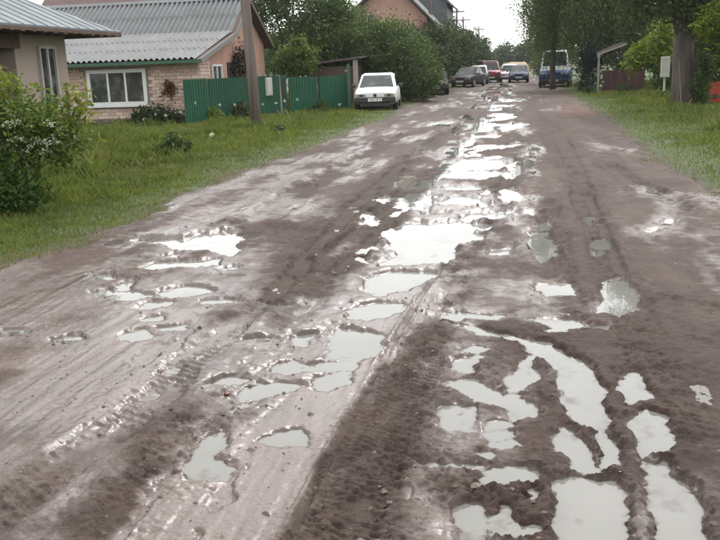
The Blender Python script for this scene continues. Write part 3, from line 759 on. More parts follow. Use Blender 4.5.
MB().box(rel((BL, 27.95, -0.1), L_), rel((BW + 0.05, 28.6, 0.255), L_)).build('plinth', M['plinth'], bh)
# recess behind window then the window
window(bh, (M['white_paint'], M['glass']), 2.16, 1.22, 3, rel((-14.34, 27.985, 0.70), L_), (1, 0, 0), (0, -1, 0), 0.125)
# gable end
gab = [(29.2, 0), (36.1, 0), (36.1, 2.80), (33.4, 4.30), (31.45, 2.98), (29.2, 2.45)]
MB().prism([(y - 28, z) for y, z in gab], 'x', -0.3, -0.02).build('gable_wall', M['peach'], bh)
window(bh, (M['white_paint'], M['glass']), 1.05, 1.0, 2, (0.0 - 0.018, 1.28, 0.98), (0, 1, 0), (1, 0, 0), 0.07, 'gable_window')
MB().box((-0.017, 3.05, 0), (0.012, 4.05, 2.05)).build('doorway', M['dark'], bh)
# roof: lower pale pitch and upper steep pitch of corrugated sheets
roofm = MB()
prof_y = [(27.45, 2.15), (31.42, 3.10), (33.42, 4.44), (36.5, 2.72)]
poly = [(y - 28, z - 0.02) for y, z in prof_y] + [(y - 28, z - 0.10) for y, z in prof_y[::-1]]
roof = MB().prism(poly, 'x', BL - BW - 0.3, 0.30).build('roof', M['brown_wood'], bh)
def slope_sheets(p0, p1, mat, nrows, amp):
    v = Vector((0, p1[0] - p0[0], p1[1] - p0[1])); ln = v.length; sl_ = (ln + 0.12 * (nrows - 1)) / nrows + 0.03
    me_ = corrugated(1.10, sl_, 0.20, amp)
    place_sheets(roof, mat, (BL - BW - 0.3, p0[0] - 28, p0[1] + 0.05), (1, 0, 0), v, 9, nrows, 1.0, sl_, me_, 0.12, 0.0)
slope_sheets((27.40, 2.14), prof_y[1], M['slate_light'], 3, 0.036)
slope_sheets(prof_y[1], prof_y[2], M['slate_dark'], 2, 0.062)
v = Vector((0, prof_y[2][0] - prof_y[3][0], prof_y[2][1] - prof_y[3][1]))
me_ = corrugated(1.08, v.length, 0.18, 0.026)
place_sheets(roof, M['slate_dark'], (0.30, prof_y[3][0] - 28, prof_y[3][1] + 0.035), (-1, 0, 0), v, 9, 1, 1.02, v.length, me_)
MB().prism([(33.25 - 28, 4.44), (33.42 - 28, 4.56), (33.6 - 28, 4.44)], 'x', BL - BW - 0.3, 0.32).build('ridge_cap', M['slate_dark'], bh)
MB().bar((BL - BW - 0.3, -0.56, 2.075), (0.30, -0.56, 2.09), 0.03, 0.11).build('eaves_board', M['green_trim'], bh)
for (a, b), m_ in zip(zip(prof_y[:-1], prof_y[1:]), ('slate_light', 'slate_light', 'brown_wood')):
    MB().bar((0.315, a[0] - 28, a[1] - 0.05), (0.315, b[0] - 28, b[1] - 0.05), 0.03, 0.15).build('barge_board', M[m_], bh)
MB().box((-0.012, 1.45, 1.08), (-0.004, 1.75, 1.85)).build('curtain', M['curtain'], bh)
# bundle hanging on the brick wall
def blob_leaves(centers, rad, n, size, cols, aspect=0.5, up=0.2, flat=1.0):
    """n leaf quads around each centre; returns V, F, C"""
    K = len(centers); c = np.repeat(np.asarray(centers, float), n, 0)
    rr = np.repeat(np.broadcast_to(np.asarray(rad, float), (K,)), n)
    d = rng.normal(size=(K * n, 3)); d[:, 2] *= flat
    pos = c + d * rr[:, None] * 0.5
    nrm = rng.normal(size=(K * n, 3)); nrm[:, 2] = np.abs(nrm[:, 2]) + up; nrm /= np.linalg.norm(nrm, axis=1)[:, None]
    tv = np.cross(nrm, rng.normal(size=(K * n, 3))); tv /= np.linalg.norm(tv, axis=1)[:, None]
    bv = np.cross(nrm, tv)
    s = size * rng.uniform(0.6, 1.35, K * n)[:, None]
    V = np.stack([pos - tv * s, pos + bv * s * aspect + nrm * s * 0.12, pos + tv * s, pos - bv * s * aspect + nrm * s * 0.12], 1).reshape(-1, 3)
    F = np.arange(K * n * 4).reshape(-1, 4)
    cols = np.asarray(cols, float)
    ck = rng.uniform(0, 1, K)
    ci = cols[0] + (cols[1] - cols[0]) * ck[:, None]
    C = np.repeat(ci, n, 0) * rng.uniform(0.72, 1.3, (K * n, 1))
    C[:, 0] *= rng.uniform(0.85, 1.2, K * n)
    return V, F, np.repeat(C, 4, 0)
db = empty('dried_bundle', (-11.3, 27.9, 1.0), 0, 'rust brown dried bundle hanging on the brick wall beside the window', 'bundle')
cs = rng.normal(size=(10, 3)) * (0.09, 0.04, 0.11) + (-0.03, 0, 0.30); cs[:, 1] = np.clip(cs[:, 1], -0.12, 0.02)
V, F, C = blob_leaves(cs, 0.18, 26, 0.07, [(0.16, 0.07, 0.025), (0.10, 0.04, 0.018)], 0.3)
link('dry_stems', np_mesh('dry_stems', V, F, False, C), M['leaf'], db)['kind'] = 'stuff'
MB().box((-0.16, 0.0, 0.02), (0.10, 0.07, 0.36)).build('backing', M['rust'], db)
# brown roof showing over the ridge
br = empty('brown_roofed_barn', (-19, 44, 0), 0, 'barn with brown tin roof rising behind the brick house ridge', 'barn')
MB().box((-6, 0, 0), (3.6, 6, 4.6)).build('wall', M['brown_wood'], br)
MB().prism([(-0.4, 4.5), (3, 7.2), (6.4, 4.5), (3, 7.0)], 'x', -6.3, 3.9).build('roof', M['brown_roof'], br)

# ------------------------------------------------------------------ green sheet fence with a gate
def fence_panel_mesh(w, h_, n=9):
    mb = MB(); V = []; 
    xs = []
    for i in range(n):
        a = i * w / n; p = w / n
        xs += [(a, 0), (a + p * 0.55, 0), (a + p * 0.65, 0.022), (a + p * 0.9, 0.022)]
    xs.append((w, 0))
    for x, y in xs: V += [(x, y, 0), (x, y, h_)]
    fs = [(2*i, 2*i+2, 2*i+3, 2*i+1) for i in range(len(xs) - 1)]
    return mb.add(V, fs).mesh('fence_sheet')
fA, fB, fC = Vector((-10.42, 26.7, 0.05)), Vector((-8.55, 32.75, 0.05)), Vector((-6.55, 34.9, 0.05))
fd = (fB - fA).normalized(); fang = math.atan2(fd.y, fd.x)
fen = empty('sheet_fence', fA, fang, 'dark green corrugated metal fence running from the brick house to the gate post', 'fence')
ln = (fB - fA).length; np_ = 5; pm = fence_panel_mesh(ln / np_ - 0.006, 1.45)
for i in range(np_):
    o_ = link('metal_sheet', pm, M['green_sheet'], fen); o_.location = (i * ln / np_, -0.02 - 0.004 * (i % 2), random.uniform(-0.01, 0.01))
for z in (0.3, 1.15): MB().bar((0, 0.045, z), (ln, 0.045, z), 0.04).build('rail', M['green_sheet'], fen)
for i in (0.3, 2, 4, 4.9): MB().box((i * ln / np_ - 0.03, 0.07, -0.3), (i * ln / np_ + 0.03, 0.13, 1.38)).build('post', M['green_sheet'], fen)
gd = (fC - fB).normalized(); gang = math.atan2(gd.y, gd.x); ln2 = (fC - fB).length
gate = empty('sheet_gate', fB, gang, 'double green metal gate between the concrete post and the parked white car', 'gate')
for i in range(2):
    a_, b_ = 0.16 + i * ln2 / 2, (i + 1) * ln2 / 2
    leaf = MB().bar((a_, 0.04, 0.1), (b_, 0.04, 0.1), 0.04).bar((a_, 0.041, 0.08), (a_, 0.041, 1.32), 0.042).bar((b_, 0.041, 0.08), (b_, 0.041, 1.32), 0.042).bar((a_, 0.04, 1.30), (b_, 0.04, 1.30), 0.04).build('gate_leaf', M['green_trim'], gate)
    me_ = fence_panel_mesh(ln2 / 2 - 0.1, 1.33, 11)
    o_ = link('metal_sheet', me_, M['green_sheet'], leaf); o_.location = (0.14 + i * ln2 / 2, 0.0, 0.04)
MB().box((ln2 * 0.5 - 0.05, -0.05, 0.85), (ln2 * 0.5 - 0.02, -0.01, 1.05)).build('handle', M['rim'], gate)
gp = empty('gate_post', (-8.75, 32.35, 0), gang, 'rough grey concrete post at the hinge of the green gate', 'post')
MB().tube([(0, 0, -0.2), (0.01, 0, 0.5), (0, 0.01, 1.0), (-0.01, 0, 1.5)], [0.115, 0.11, 0.105, 0.10], 7).build('shaft', M['concrete'], gp)
MB().box((0.11, -0.03, 0.1), (0.25, 0.03, 1.36)).build('gap_shade', M['dark'], gp)  # near-black slab paints the shade of the gap beside the post
tp = empty('steel_post', (-6.45, 34.75, 0), 0, 'thin teal painted steel post at the end of the green gate', 'post')
MB().box((-0.05, -0.05, -0.2), (0.05, 0.05, 1.85)).build('shaft', M['green_trim'], tp); MB().box((-0.13, -0.06, 1.55), (-0.051, 0.06, 1.62)).build('bracket', M['concrete'], tp)
mbx = empty('meter_box', (-9.10, 31.55, 0.78), fang, 'small pale grey box hanging on the green fence beside the leaning pole', 'box')
MB().box((-0.2, -0.26, 0), (0.2, -0.06, 0.66)).build('case', M['white_old'], mbx, bevel=0.015); MB().box((-0.17, -0.275, 0.04), (0.17, -0.262, 0.62)).build('door', M['white_old'], mbx)
# lean-to behind the gate
sh = empty('garden_shed', (-7.6, 38.2, -0.12), 0, 'low brown boarded shed with a flat roof behind the green gate', 'shed')
MB().box((-1.3, 0, 0), (0.75, 2.4, 1.9)).build('wall', M['brown_wood'], sh)
MB().add([(-1.6,-0.3,1.95),(1.1,-0.3,2.2),(1.1,2.7,2.3),(-1.6,2.7,2.05),(-1.6,-0.3,2.02),(1.1,-0.3,2.27),(1.1,2.7,2.37),(-1.6,2.7,2.12)],
         [(0,3,2,1),(4,5,6,7),(0,1,5,4),(1,2,6,5),(2,3,7,6),(3,0,4,7)]).build('roof', M['old_roof'], sh)
MB().box((0.76, -0.2, 0), (0.95, 0.0, 2.16)).build('post', M['concrete'], sh)

# ------------------------------------------------------------------ utility poles
def utility_pole(x, y, h_, lean, label, r0=0.15, arm=True, group=None, mat='wood_pole'):
    e = empty('utility_pole', (x, y, 0), 0, label, 'pole', group)
    top = (lean[0] * h_, lean[1] * h_, h_)
    MB().tube([(0, 0, -0.3), (top[0]*0.33, top[1]*0.33, h_*0.33), (top[0]*0.66, top[1]*0.66, h_*0.66), top], [r0, r0*0.93, r0*0.85, r0*0.75], 10).build('shaft', M[mat], e, True)
    if arm:
        MB().bar((top[0]-0.7, top[1], h_-0.35), (top[0]+0.7, top[1], h_-0.35), 0.09, 0.11).build('crossarm', M['wood_pole'], e)
        for s_ in (-0.6, -0.25, 0.25, 0.6):
            MB().tube([(top[0]+s_, top[1], h_-0.29), (top[0]+s_, top[1], h_-0.22), (top[0]+s_, top[1], h_-0.16)], [0.03, 0.05, 0.02], 7).build('insulator', M['white_old'], e)
    return e
utility_pole(-7.22, 24.1, 7.2, (-0.035, 0.0), 'leaning weathered wooden pole standing in the grass before the green fence', 0.155)
utility_pole(-11.2, 52.5, 9.0, (0.0, 0), 'brown wooden pole in front of the pink gable', 0.16)
utility_pole(-5.35, 60, 8.5, (0.0, 0), 'dark wooden pole in front of the slate grey gable', 0.13)
utility_pole(-4.75, 80, 6.6, (0, 0), 'thin pole rising from the hedge crown beside the slate grey gable', 0.11)
utility_pole(-4.75, 91, 6.4, (0, 0), 'thin pole rising beyond the hedge with short crossarm', 0.11)
utility_pole(-3.9, 112, 6.2, (0, 0), 'far thin pole at the low end of the hedge', 0.11)

# ------------------------------------------------------------------ houses behind the hedge
pk = empty('pink_gable_house', (-7.5, 56, 0), 0, 'house with pink plastered gable above the hedge', 'house')
MB().prism([(-4.2, 0), (2.3, 0), (2.3, 4.6), (0, 7.0), (-4.2, 3.6)], 'y', 0, 7).build('wall', M['pink'], pk)
MB().prism([(0, 7.25), (2.9, 4.27), (2.9, 4.12), (0, 7.03)], 'y', -0.5, 7.3).build('roof_slope', M['grey_boards'], pk)
MB().prism([(-0.005, 7.25), (-4.9, 3.3), (-4.9, 3.15), (-0.005, 7.03)], 'y', -0.5, 7.3).build('roof_slope', M['slate_dark'], pk)
MB().bar((0, -0.52, 7.12), (2.9, -0.52, 4.15), 0.04, 0.2, (0, 1, 0)).build('barge_board', M['brown_wood'], pk)
MB().bar((0, -0.52, 7.12), (-4.9, -0.52, 3.2), 0.04, 0.2, (0, 1, 0)).build('barge_board', M['brown_wood'], pk)
window(pk, (M['white_old'], M['glass']), 0.9, 1.0, 2, (-2.0, -0.005, 4.0), (1, 0, 0), (0, -1, 0), 0.08)
gr = empty('slate_house', (-8.2, 74, 0), 0, 'tall slate grey gable standing behind the pink house', 'house')
MB().prism([(-3.6, 0), (3.15, 0), (3.0, 6.8), (-0.3, 10.2), (-3.6, 6.8)], 'y', 0, 8).build('wall', M['grey_boards'], gr)
MB().prism([(-0.3, 10.4), (3.5, 6.5), (3.4, 6.4), (-0.3, 10.2)], 'y', -0.4, 8.4).build('roof_slope', M['slate_dark'], gr)
MB().prism([(-0.305, 10.4), (-4.1, 6.5), (-4.0, 6.4), (-0.305, 10.2)], 'y', -0.4, 8.4).build('roof_slope', M['slate_dark'], gr)
window(gr, (M['white_old'], M['glass']), 0.9, 1.2, 2, (-0.8, -0.005, 7.2), (1, 0, 0), (0, -1, 0), 0.08)

# ------------------------------------------------------------------ cars
def wheel(parent, x, y, r=0.30, w=0.19):
    e_ = MB().tube([(x - w/2, y, r), (x - w*0.42, y, r), (x + w*0.42, y, r), (x + w/2, y, r)], [r*0.9, r, r, r*0.9], 18)
    o_ = e_.build('wheel', M['tyre'], parent, False)
    for s_ in (-1, 1):
        MB().tube([(x + s_*w*0.5, y, r), (x + s_*(w*0.5+0.012), y, r)], [r*0.62, r*0.58], 14).build('rim', M['rim'], o_)
def car(loc, rz, mat, label, L=4.5, W=1.7, H=1.43, kind='sedan', group=None, name='parked_car', plate=True, roof_mat=None, name_bumper='black_plastic', lamp='lamp', dark_lamp=False):
    """front faces local -y, origin under the middle of the front bumper"""
    e = empty(name, loc, rz, label, 'car' if kind != 'van' else 'van', group)
    hw = W / 2
    belt = 0.88 if kind != 'van' else 1.05
    # lower body stations: y, bottom, top, half width
    if kind == 'sedan':
        st = [(0.00, .40, .66, hw*.86), (.05, .33, .70, hw*.93), (.35, .24, .78, hw*.985), (.75, .22, .82, hw), (1.15, .22, belt, hw), (3.35, .22, belt+.03, hw), (3.6, .24, belt+.03, hw*.99), (L-.12, .32, belt-.02, hw*.95), (L, .42, belt-.12, hw*.88)]
        cab = (1.05, 1.85, 3.0, 3.75)
    elif kind == 'hatch':
        L = min(L, 4.1)
        st = [(0.00, .40, .66, hw*.86), (.05, .33, .72, hw*.93), (.35, .24, .80, hw*.985), (.7, .22, .84, hw), (1.0, .22, belt, hw), (3.35, .22, belt+.04, hw), (L-.1, .32, belt+.02, hw*.95), (L, .42, belt-.1, hw*.9)]
        cab = (0.95, 1.65, 3.3, 3.95)
    else:
        st = [(0.00, .42, .82, hw*.9), (.05, .34, .92, hw*.95), (.35, .28, .99, hw*.99), (.6, .26, belt, hw), (L-.3, .26, belt+.02, hw), (L, .4, belt, hw*.96)]
        cab = (0.5, 1.25, L-.5, L-.06)
    rings = []
    for y, zb, zt, w_ in st:
        zm = zb + (zt - zb) * 0.55
        half = [(w_*.80, zb), (w_*.97, zb + .07), (w_, zm), (w_*.965, zt - .05), (w_*.88, zt), (w_*.4, zt + .025)]
        rings.append([(x, y, z) for x, z in half] + [(-x, y, z) for x, z in half[::-1]])
    n = len(rings[0]); vs = [v for r_ in rings for v in r_]
    fs = [(i*n + j, i*n + (j+1) % n, (i+1)*n + (j+1) % n, (i+1)*n + j) for i in range(len(rings)-1) for j in range(n)]
    fs += [tuple(range(n)), tuple(range((len(rings)-1)*n, len(rings)*n))[::-1]]
    body = MB().add(vs, fs).build('body', mat, e, True, 0.03, 2)
    # cabin
    y0, y1, y2, y3 = cab; wb, wt = hw*.93, hw*.76; zb = belt - .02
    base = [(wb*.93, y0, zb), (wb, y0 + .25, zb), (wb, y3 - .2, zb), (wb*.9, y3, zb)]
    mid = [(wt*.94, y1 - .06, H - .08), (wt*1.02, y1 + .15, H - .07), (wt*1.02, y2 - .1, H - .07), (wt*.94, y2 + .08, H - .09)]
    top = [(wt*.8, y1 + .08, H - .015), (wt*.82, y1 + .3, H), (wt*.82, y2 - .3, H), (wt*.8, y2 - .05, H - .02)]
    lv = []
    for lay in (base, mid, top): lv += lay + [(-x, y, z) for x, y, z in lay[::-1]]
    fs = []
    for k in range(2):
        for j in range(8): fs.append((k*8 + j, k*8 + (j+1) % 8, (k+1)*8 + (j+1) % 8, (k+1)*8 + j))
    fs.append(tuple(range(16, 24)))
    MB().add(lv, fs).build('cabin', roof_mat or mat, e, True, 0.02, 2)
    # glass panels, a few mm proud
    def panel(a, b, c_, d_, nm, ins=0.06, off=0.008):
        a, b, c_, d_ = map(Vector, (a, b, c_, d_)); ctr = (a + b + c_ + d_) / 4
        nn = (b - a).cross(d_ - a).normalized()
        if nn.dot(ctr - Vector((0, (y0 + y3) / 2, zb))) < 0: nn = -nn
        P = [p + ((ctr - p).normalized() * ins) + nn * off for p in (a, b, c_, d_)]
        Q = [p - nn * 0.02 for p in P]
        MB().add(P + Q, [(0,1,2,3),(7,6,5,4),(0,4,5,1),(1,5,6,2),(2,6,7,3),(3,7,4,0)]).build(nm, M['car_glass'], e)
    mx = lambda p: (-p[0], p[1], p[2])
    wb0 = Vector(base[0]).lerp(Vector(mid[0]), 0.22 if H > 2 else 0.0)
    panel(wb0, mx(wb0), mx(mid[0]), mid[0], 'windscreen', 0.07, 0.012)
    panel(base[3], mx(base[3]), mx(mid[3]), mid[3], 'rear_window', 0.07, 0.012)
    for f in (lambda p: p, mx):
        bm_ = [(base[1][0], base[1][1] + t_*(base[2][1] - base[1][1]), zb) for t_ in (0, .5, 1)]
        tm_ = [(mid[1][0], mid[1][1] + t_*(mid[2][1] - mid[1][1]), mid[1][2]) for t_ in (0, .5, 1)]
        for k in range(2): panel(f(bm_[k]), f(bm_[k+1]), f(tm_[k+1]), f(tm_[k]), 'side_window', 0.07, 0.01)
    # bumpers, lamps, plate, mirrors, wheels
    bmat = M[name_bumper]
    MB().box((-hw*.93, -.06, .33), (hw*.93, .10, .53)).build('front_bumper', bmat, e, False, 0.04, 3)
    MB().box((-hw*.93, L-.10, .36), (hw*.93, L+.05, .58)).build('rear_bumper', bmat, e, False, 0.04, 3)
    MB().box((-hw*.7, 0.02, .19), (hw*.7, .3, .335)).build('air_dam', M['black_plastic'], e)
    zl = st[1][2] - .155
    for s_ in (-1, 1):
        hl = MB().box((s_*hw*.60 - .15, -.02, zl), (s_*hw*.60 + .15, .06, zl + .115)).build('headlight', M['lamp'], e, False, 0.015)
        MB().box((s_*hw*.60 + s_*.03 - .06, -.026, zl + .012), (s_*hw*.60 + s_*.03 + .07, -.02, zl + .10)).build('lens', M['black_plastic'], hl)
        MB().box((s_*hw*.83 - .05, -.012, zl + .005), (s_*hw*.83 + .045, .09, zl + .105)).build('indicator', M['amber'], e, False, 0.01)
        ym = y0 + .32
        MB().box((s_*(hw + .10) - .09, ym - .05, belt - .01), (s_*(hw + .10) + .09, ym + .04, belt + .12)).build('mirror', M['black_plastic'], e, False, 0.03)
        wheel(e, s_*(hw - .10), .82); wheel(e, s_*(hw - .10), L - .9)
    if plate:
        pl_ = MB().box((-.27, -.075, .375), (.27, -.062, .49)).build('number_plate', M['plate'], e)
        for k in range(9):
            if k in (4, 7): continue
            x = -.2 + k * .05
            MB().box((x - .014, -.078, .40), (x + .012, -.0755, .465)).build('plate_mark', M['black_plastic'], pl_)
    return e
wc = car((-5.13, 33.1, 0.03), R_(5), M['car_white'], 'white saloon car with black bumper parked by the green gate', 4.57, 1.70, 1.43)
MB().tube([(0, -0.02, .60), (0, 0.03, .60)], [.065, .065], 16).build('badge', M['black_plastic'], wc)
car((-4.15, 48.5, 0.03), R_(6), M['car_black'], 'black hatchback nosing out of the leafy hedge', 4.1, 1.68, 1.5, 'hatch')
car((-3.55, 63.0, 0.03), R_(-14), M['car_dark'], 'dark plum saloon parked between the black hatchback and the green car', 4.4, 1.7, 1.45)
car((-2.55, 71.0, 0.03), R_(0), M['car_green'], 'dark green car with pale roof parked against the red van', 4.3, 1.65, 1.5, 'hatch', roof_mat=M['car_silver'])
rv = car((-1.55, 75.5, 0.03), R_(4), M['car_red'], 'red van with white roof in the row of parked cars', 4.6, 1.65, 1.80, 'van', name='parked_van', roof_mat=M['car_red'])
MB().box((-.52, 1.25, 1.785), (.52, 4.0, 1.85)).build('roof_panel', M['car_white'], rv, bevel=.02)
car((-2.75, 80.0, 0.03), R_(2), M['car_white'], 'white roofed van standing behind the dark green car', 4.6, 1.7, 1.95, 'van', name='parked_van')
car((-0.05, 78.0, 0.03), R_(0), M['car_silver'], 'silver car half hidden behind the navy car', 4.3, 1.68, 1.5, 'hatch', name_bumper='car_silver')
car((0.72, 72.5, 0.03), R_(0), M['car_navy'], 'navy blue car at the far end of the road', 4.2, 1.66, 1.42, 'sedan', name_bumper='car_navy')
car((2.72, 56.2, 0.05), R_(-6), M['car_blue'], 'white over blue van parked behind the birch trunk', 4.9, 1.95, 2.30, 'van', name='parked_van', roof_mat=M['car_white'])

# ------------------------------------------------------------------ right-hand verge: shed, sign, red board
bs = empty('boarded_shed', (4.45, 46.0, 0), 0, 'maroon walled lean-to shed with pale steel post and roof rail', 'shed')
MB().box((0.25, 0.35, 0), (2.35, 0.43, 1.12)).build('wall', M['maroon'], bs)
for k in range(8): MB().box((0.27 + k*.26, 0.335, 0.02), (0.29 + k*.26, 0.349, 1.1)).build('batten', M['maroon'], bs)
MB().tube([(0, 0, -0.2), (0, 0, 1.88)], [0.05, 0.05], 8).build('post', M['concrete'], bs)
MB().bar((-0.06, 0, 1.92), (1.35, 0.14, 2.40), 0.07, 0.09).build('roof_rail', M['concrete'], bs)
MB().box((-0.08, -0.08, 1.78), (0.08, 0.08, 1.97)).build('bracket', M['concrete'], bs)
MB().add([(0,0,1.98),(1.35,0.14,2.46),(1.35,3,2.5),(0,3,2.02),(0,0,2.01),(1.35,0.14,2.49),(1.35,3,2.53),(0,3,2.05)],
         [(0,3,2,1),(4,5,6,7),(0,1,5,4),(1,2,6,5),(2,3,7,6),(3,0,4,7)]).build('roof', M['old_roof'], bs)
MB().tube([(1.55, 0.1, -0.1), (1.5, 0.1, 1.0)], [0.06, 0.05], 6).build('stake', M['brown_wood'], bs)
sg = empty('post_box', (6.4, 38.2, 0), R_(4), 'white tin box on a thin post standing in tall grass', 'box')
MB().box((-0.05, -0.04, -0.3), (0.03, 0.04, 0.86)).build('post', M['white_old'], sg)
MB().box((-0.18, -0.10, 0.86), (0.17, 0.08, 1.70)).build('case', M['white_old'], sg, bevel=0.02)
MB().box((-0.16, -0.115, 0.88), (0.15, -0.102, 1.68)).build('door', M['white_old'], sg)
rb = empty('red_board', (7.3, 32.0, 0), R_(-4), 'red painted board fence piece at the foot of the shrub', 'board')
for k in range(5): MB().box((-0.42 + k*.24, 0, 0.02 + random.uniform(0, .04)), (-0.19 + k*.24, 0.04, 0.78 + random.uniform(-.03, .03))).build('plank', M['red'], rb)
MB().bar((-0.42, -0.025, 0.28), (0.78, -0.025, 0.30), 0.03, 0.10).build('rail', M['rust'], rb)
for k in range(3): MB().box((-0.3 + k*.4, -0.05, 0.24), (-0.16 + k*.4, -0.042, 0.36)).build('stain', M['dark'], rb)
st = empty('leaning_stick', (5.62, 30.0, 0), 0, 'pale stick leaning against the thick tree trunk', 'stick')
MB().tube([(0, 0, -0.1), (-0.10, 0.05, 0.9), (-0.17, 0.1, 1.55)], [0.022, 0.02, 0.016], 6).build('rod', M['grey_wood'], st)
# sand bank closing the road
xs = np.linspace(-7, 8, 60); ys = np.linspace(-8, 8, 40); XX, YY = np.meshgrid(xs, ys)
ZZ = 1.75 * np.exp(-((XX - 0.4) / 3.2)**4 - (YY / 5.0)**4) * (1 + 0.25 * fbm(XX * .6, YY * .6, 101, 3)) - 0.1
me = np_mesh('sand_bank', np.stack([XX, YY, ZZ], -1).reshape(-1, 3), quads(np.arange(XX.size).reshape(XX.shape)), True)
o_ = link('sand_bank', me, M['sand']); o_.location = (0.4, 152, 0); tag(o_, 'low yellow sand bank beyond the end of the road', kind='structure')

# ------------------------------------------------------------------ trees and shrubs
def vegetation(name, label, cat, x, y, trunk_h, trunk_r, crown, n_clu, n_leaf, leaf, cols, seed, clu_r=0.5, lean=(0, 0), bark='bark', limbs=10, group=None, aspect=0.5, droop=0.0, z0=0.0, forks=1, crown_name='crown', trunk_name='trunk', flat=0.8):
    """crown: list of (cx, cy, cz, rx, ry, rz) ellipsoids relative to the base"""
    global rng
    rng = np.random.default_rng(seed); rs = random.Random(seed)
    e = empty(name, (x, y, z0), 0, label, cat, group)
    vol = np.array([c[3]*c[4]*c[5] for c in crown])**0.75; pr_ = vol / vol.sum()
    cen = []
    ks = rng.choice(len(crown), n_clu, p=pr_)
    for k in ks:
        c = crown[k]; v = rng.normal(size=3); v /= np.linalg.norm(v); r_ = rng.uniform(0.25, 1.0)**0.55 * rng.uniform(0.85, 1.12)
        cen.append((c[0] + v[0]*c[3]*r_, c[1] + v[1]*c[4]*r_, max(0.08, c[2] + v[2]*c[5]*r_)))
    cen = np.array(cen)
    rad = clu_r * rng.uniform(0.6, 1.35, n_clu)
    V, F, C = blob_leaves(cen, rad, n_leaf, leaf, cols, aspect, 0.25, flat)
    if droop:
        # hanging strands: leaves strung below points on the cluster
        nst = n_clu * 7
        sc = cen[rng.integers(0, n_clu, nst)] + rng.normal(size=(nst, 3)) * clu_r * 0.55
        m_ = 14; ln = rng.uniform(0.4, 1.0, nst) * droop
        tt = np.tile(np.linspace(0, 1, m_), nst)
        base = np.repeat(sc, m_, 0); base[:, 2] -= tt * np.repeat(ln, m_)
        base[:, :2] += rng.normal(size=(nst * m_, 2)) * 0.04
        base[:, 2] = np.maximum(base[:, 2], 0.6)
        V2, F2, C2 = blob_leaves(base, 0.02, 1, leaf * 0.9, cols, aspect, 0.0)
        cc = np.repeat(rng.uniform(0.7, 1.25, nst), m_); C2 *= np.repeat(cc, 4)[:, None]
        F = np.concatenate([F, F2 + len(V)]); V = np.concatenate([V, V2]); C = np.concatenate([C, C2])
    link(crown_name, np_mesh(crown_name, V, F, False, np.clip(C, 0, 1)), M['leaf'], e)
    # trunk(s) with limbs
    mb = MB()
    tops = []
    for f in range(forks):
        a = 2 * math.pi * f / forks + rs.random(); sp = 0.0 if forks == 1 else 0.16 * trunk_h
        pts = []; nseg = 6
        for i in range(nseg + 1):
            t_ = i / nseg
            pts.append((lean[0]*trunk_h*t_ + math.cos(a)*sp*t_ + rs.uniform(-1, 1)*0.035*trunk_h*t_*(1-t_)*2, lean[1]*trunk_h*t_ + math.sin(a)*sp*t_ + rs.uniform(-1, 1)*0.035*trunk_h*t_*(1-t_)*2, -0.15 + (trunk_h + .15) * t_))
        rr = [trunk_r * (1.25 - 0.25 * min(1, i * 1.5)) * (1 - 0.6 * (i / nseg)) for i in range(nseg + 1)]
        mb.tube(pts, rr, 10); tops.append(pts)
    mb.build(trunk_name, M[bark], e, True)
    lb = MB(); order = rng.permutation(n_clu)[:limbs]
    for k in order:
        pts = tops[rs.randrange(forks)]; i = rs.randrange(2, len(pts)); a = Vector(pts[i]); b = Vector(cen[k])
        if b.z < a.z * 0.5: a = Vector(pts[1])
        mid = a.lerp(b, 0.5) + Vector((rs.uniform(-.1, .1), rs.uniform(-.1, .1), 0.12)) * (b - a).length
        lb.tube([a, mid, b], [trunk_r*0.36, trunk_r*0.22, trunk_r*0.07], 6)
    if limbs: lb.build('limbs', M[bark], e, True)
    return e

DK = [(0.042, 0.068, 0.022), (0.078, 0.114, 0.036)]      # dark garden trees
MD = [(0.030, 0.055, 0.016), (0.058, 0.090, 0.026)]
LT = [(0.110, 0.155, 0.022), (0.170, 0.210, 0.030)]      # fresh yellow-green
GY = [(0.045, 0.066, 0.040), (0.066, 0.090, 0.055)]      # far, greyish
HG = 'dark garden trees and hedge shrubs along the left side'
# big trees behind the brick house and the gate
vegetation('garden_tree', 'large dark leafy tree rising behind the brick house gable', 'tree', -10.6, 42, 4.0, .22, [(0,0,4.6,2.8,2.4,3.0),(2.0,0,3.6,1.9,1.9,2.6),(-1.5,0,5.5,2.2,2,2.0),(0.8,-1,2.4,2.0,1.4,1.6)], 250, 85, .085, DK, 11, .62)
vegetation('garden_tree', 'wide dark leafy tree overhanging the shed behind the green gate', 'tree', -7.6, 44, 3.0, .22, [(-1.0,0,3.3,1.7,2.0,1.6),(1.4,-.4,2.5,1.9,1.6,1.5),(-2.0,0,4.0,1.3,1.6,1.8),(.2,-.8,2.0,2.2,1.5,1.2)], 250, 85, .085, DK, 12, .6)
vegetation('fruit_tree', 'small yellow-green tree growing just behind the gate post', 'tree', -9.2, 36.8, 1.8, .06, [(0,0,2.05,.85,.7,.75),(.25,0,2.6,.35,.35,.45),(-.5,0,1.9,.5,.5,.5),(.6,0,2.0,.45,.5,.5)], 60, 60, .075, [(0.060,0.095,0.020),(0.105,0.140,0.030)], 13, .34)
vegetation('hedge_shrub', 'broad dark shrub overhanging behind the white car', 'shrub', -4.75, 41.0, 2.2, .08, [(0,0,1.5,1.5,1.3,1.55),(-1.2,.3,2.2,1.4,1.4,1.6),(.5,-.3,.8,.9,1.0,.85)], 170, 90, .07, DK, 14, .5, forks=3)
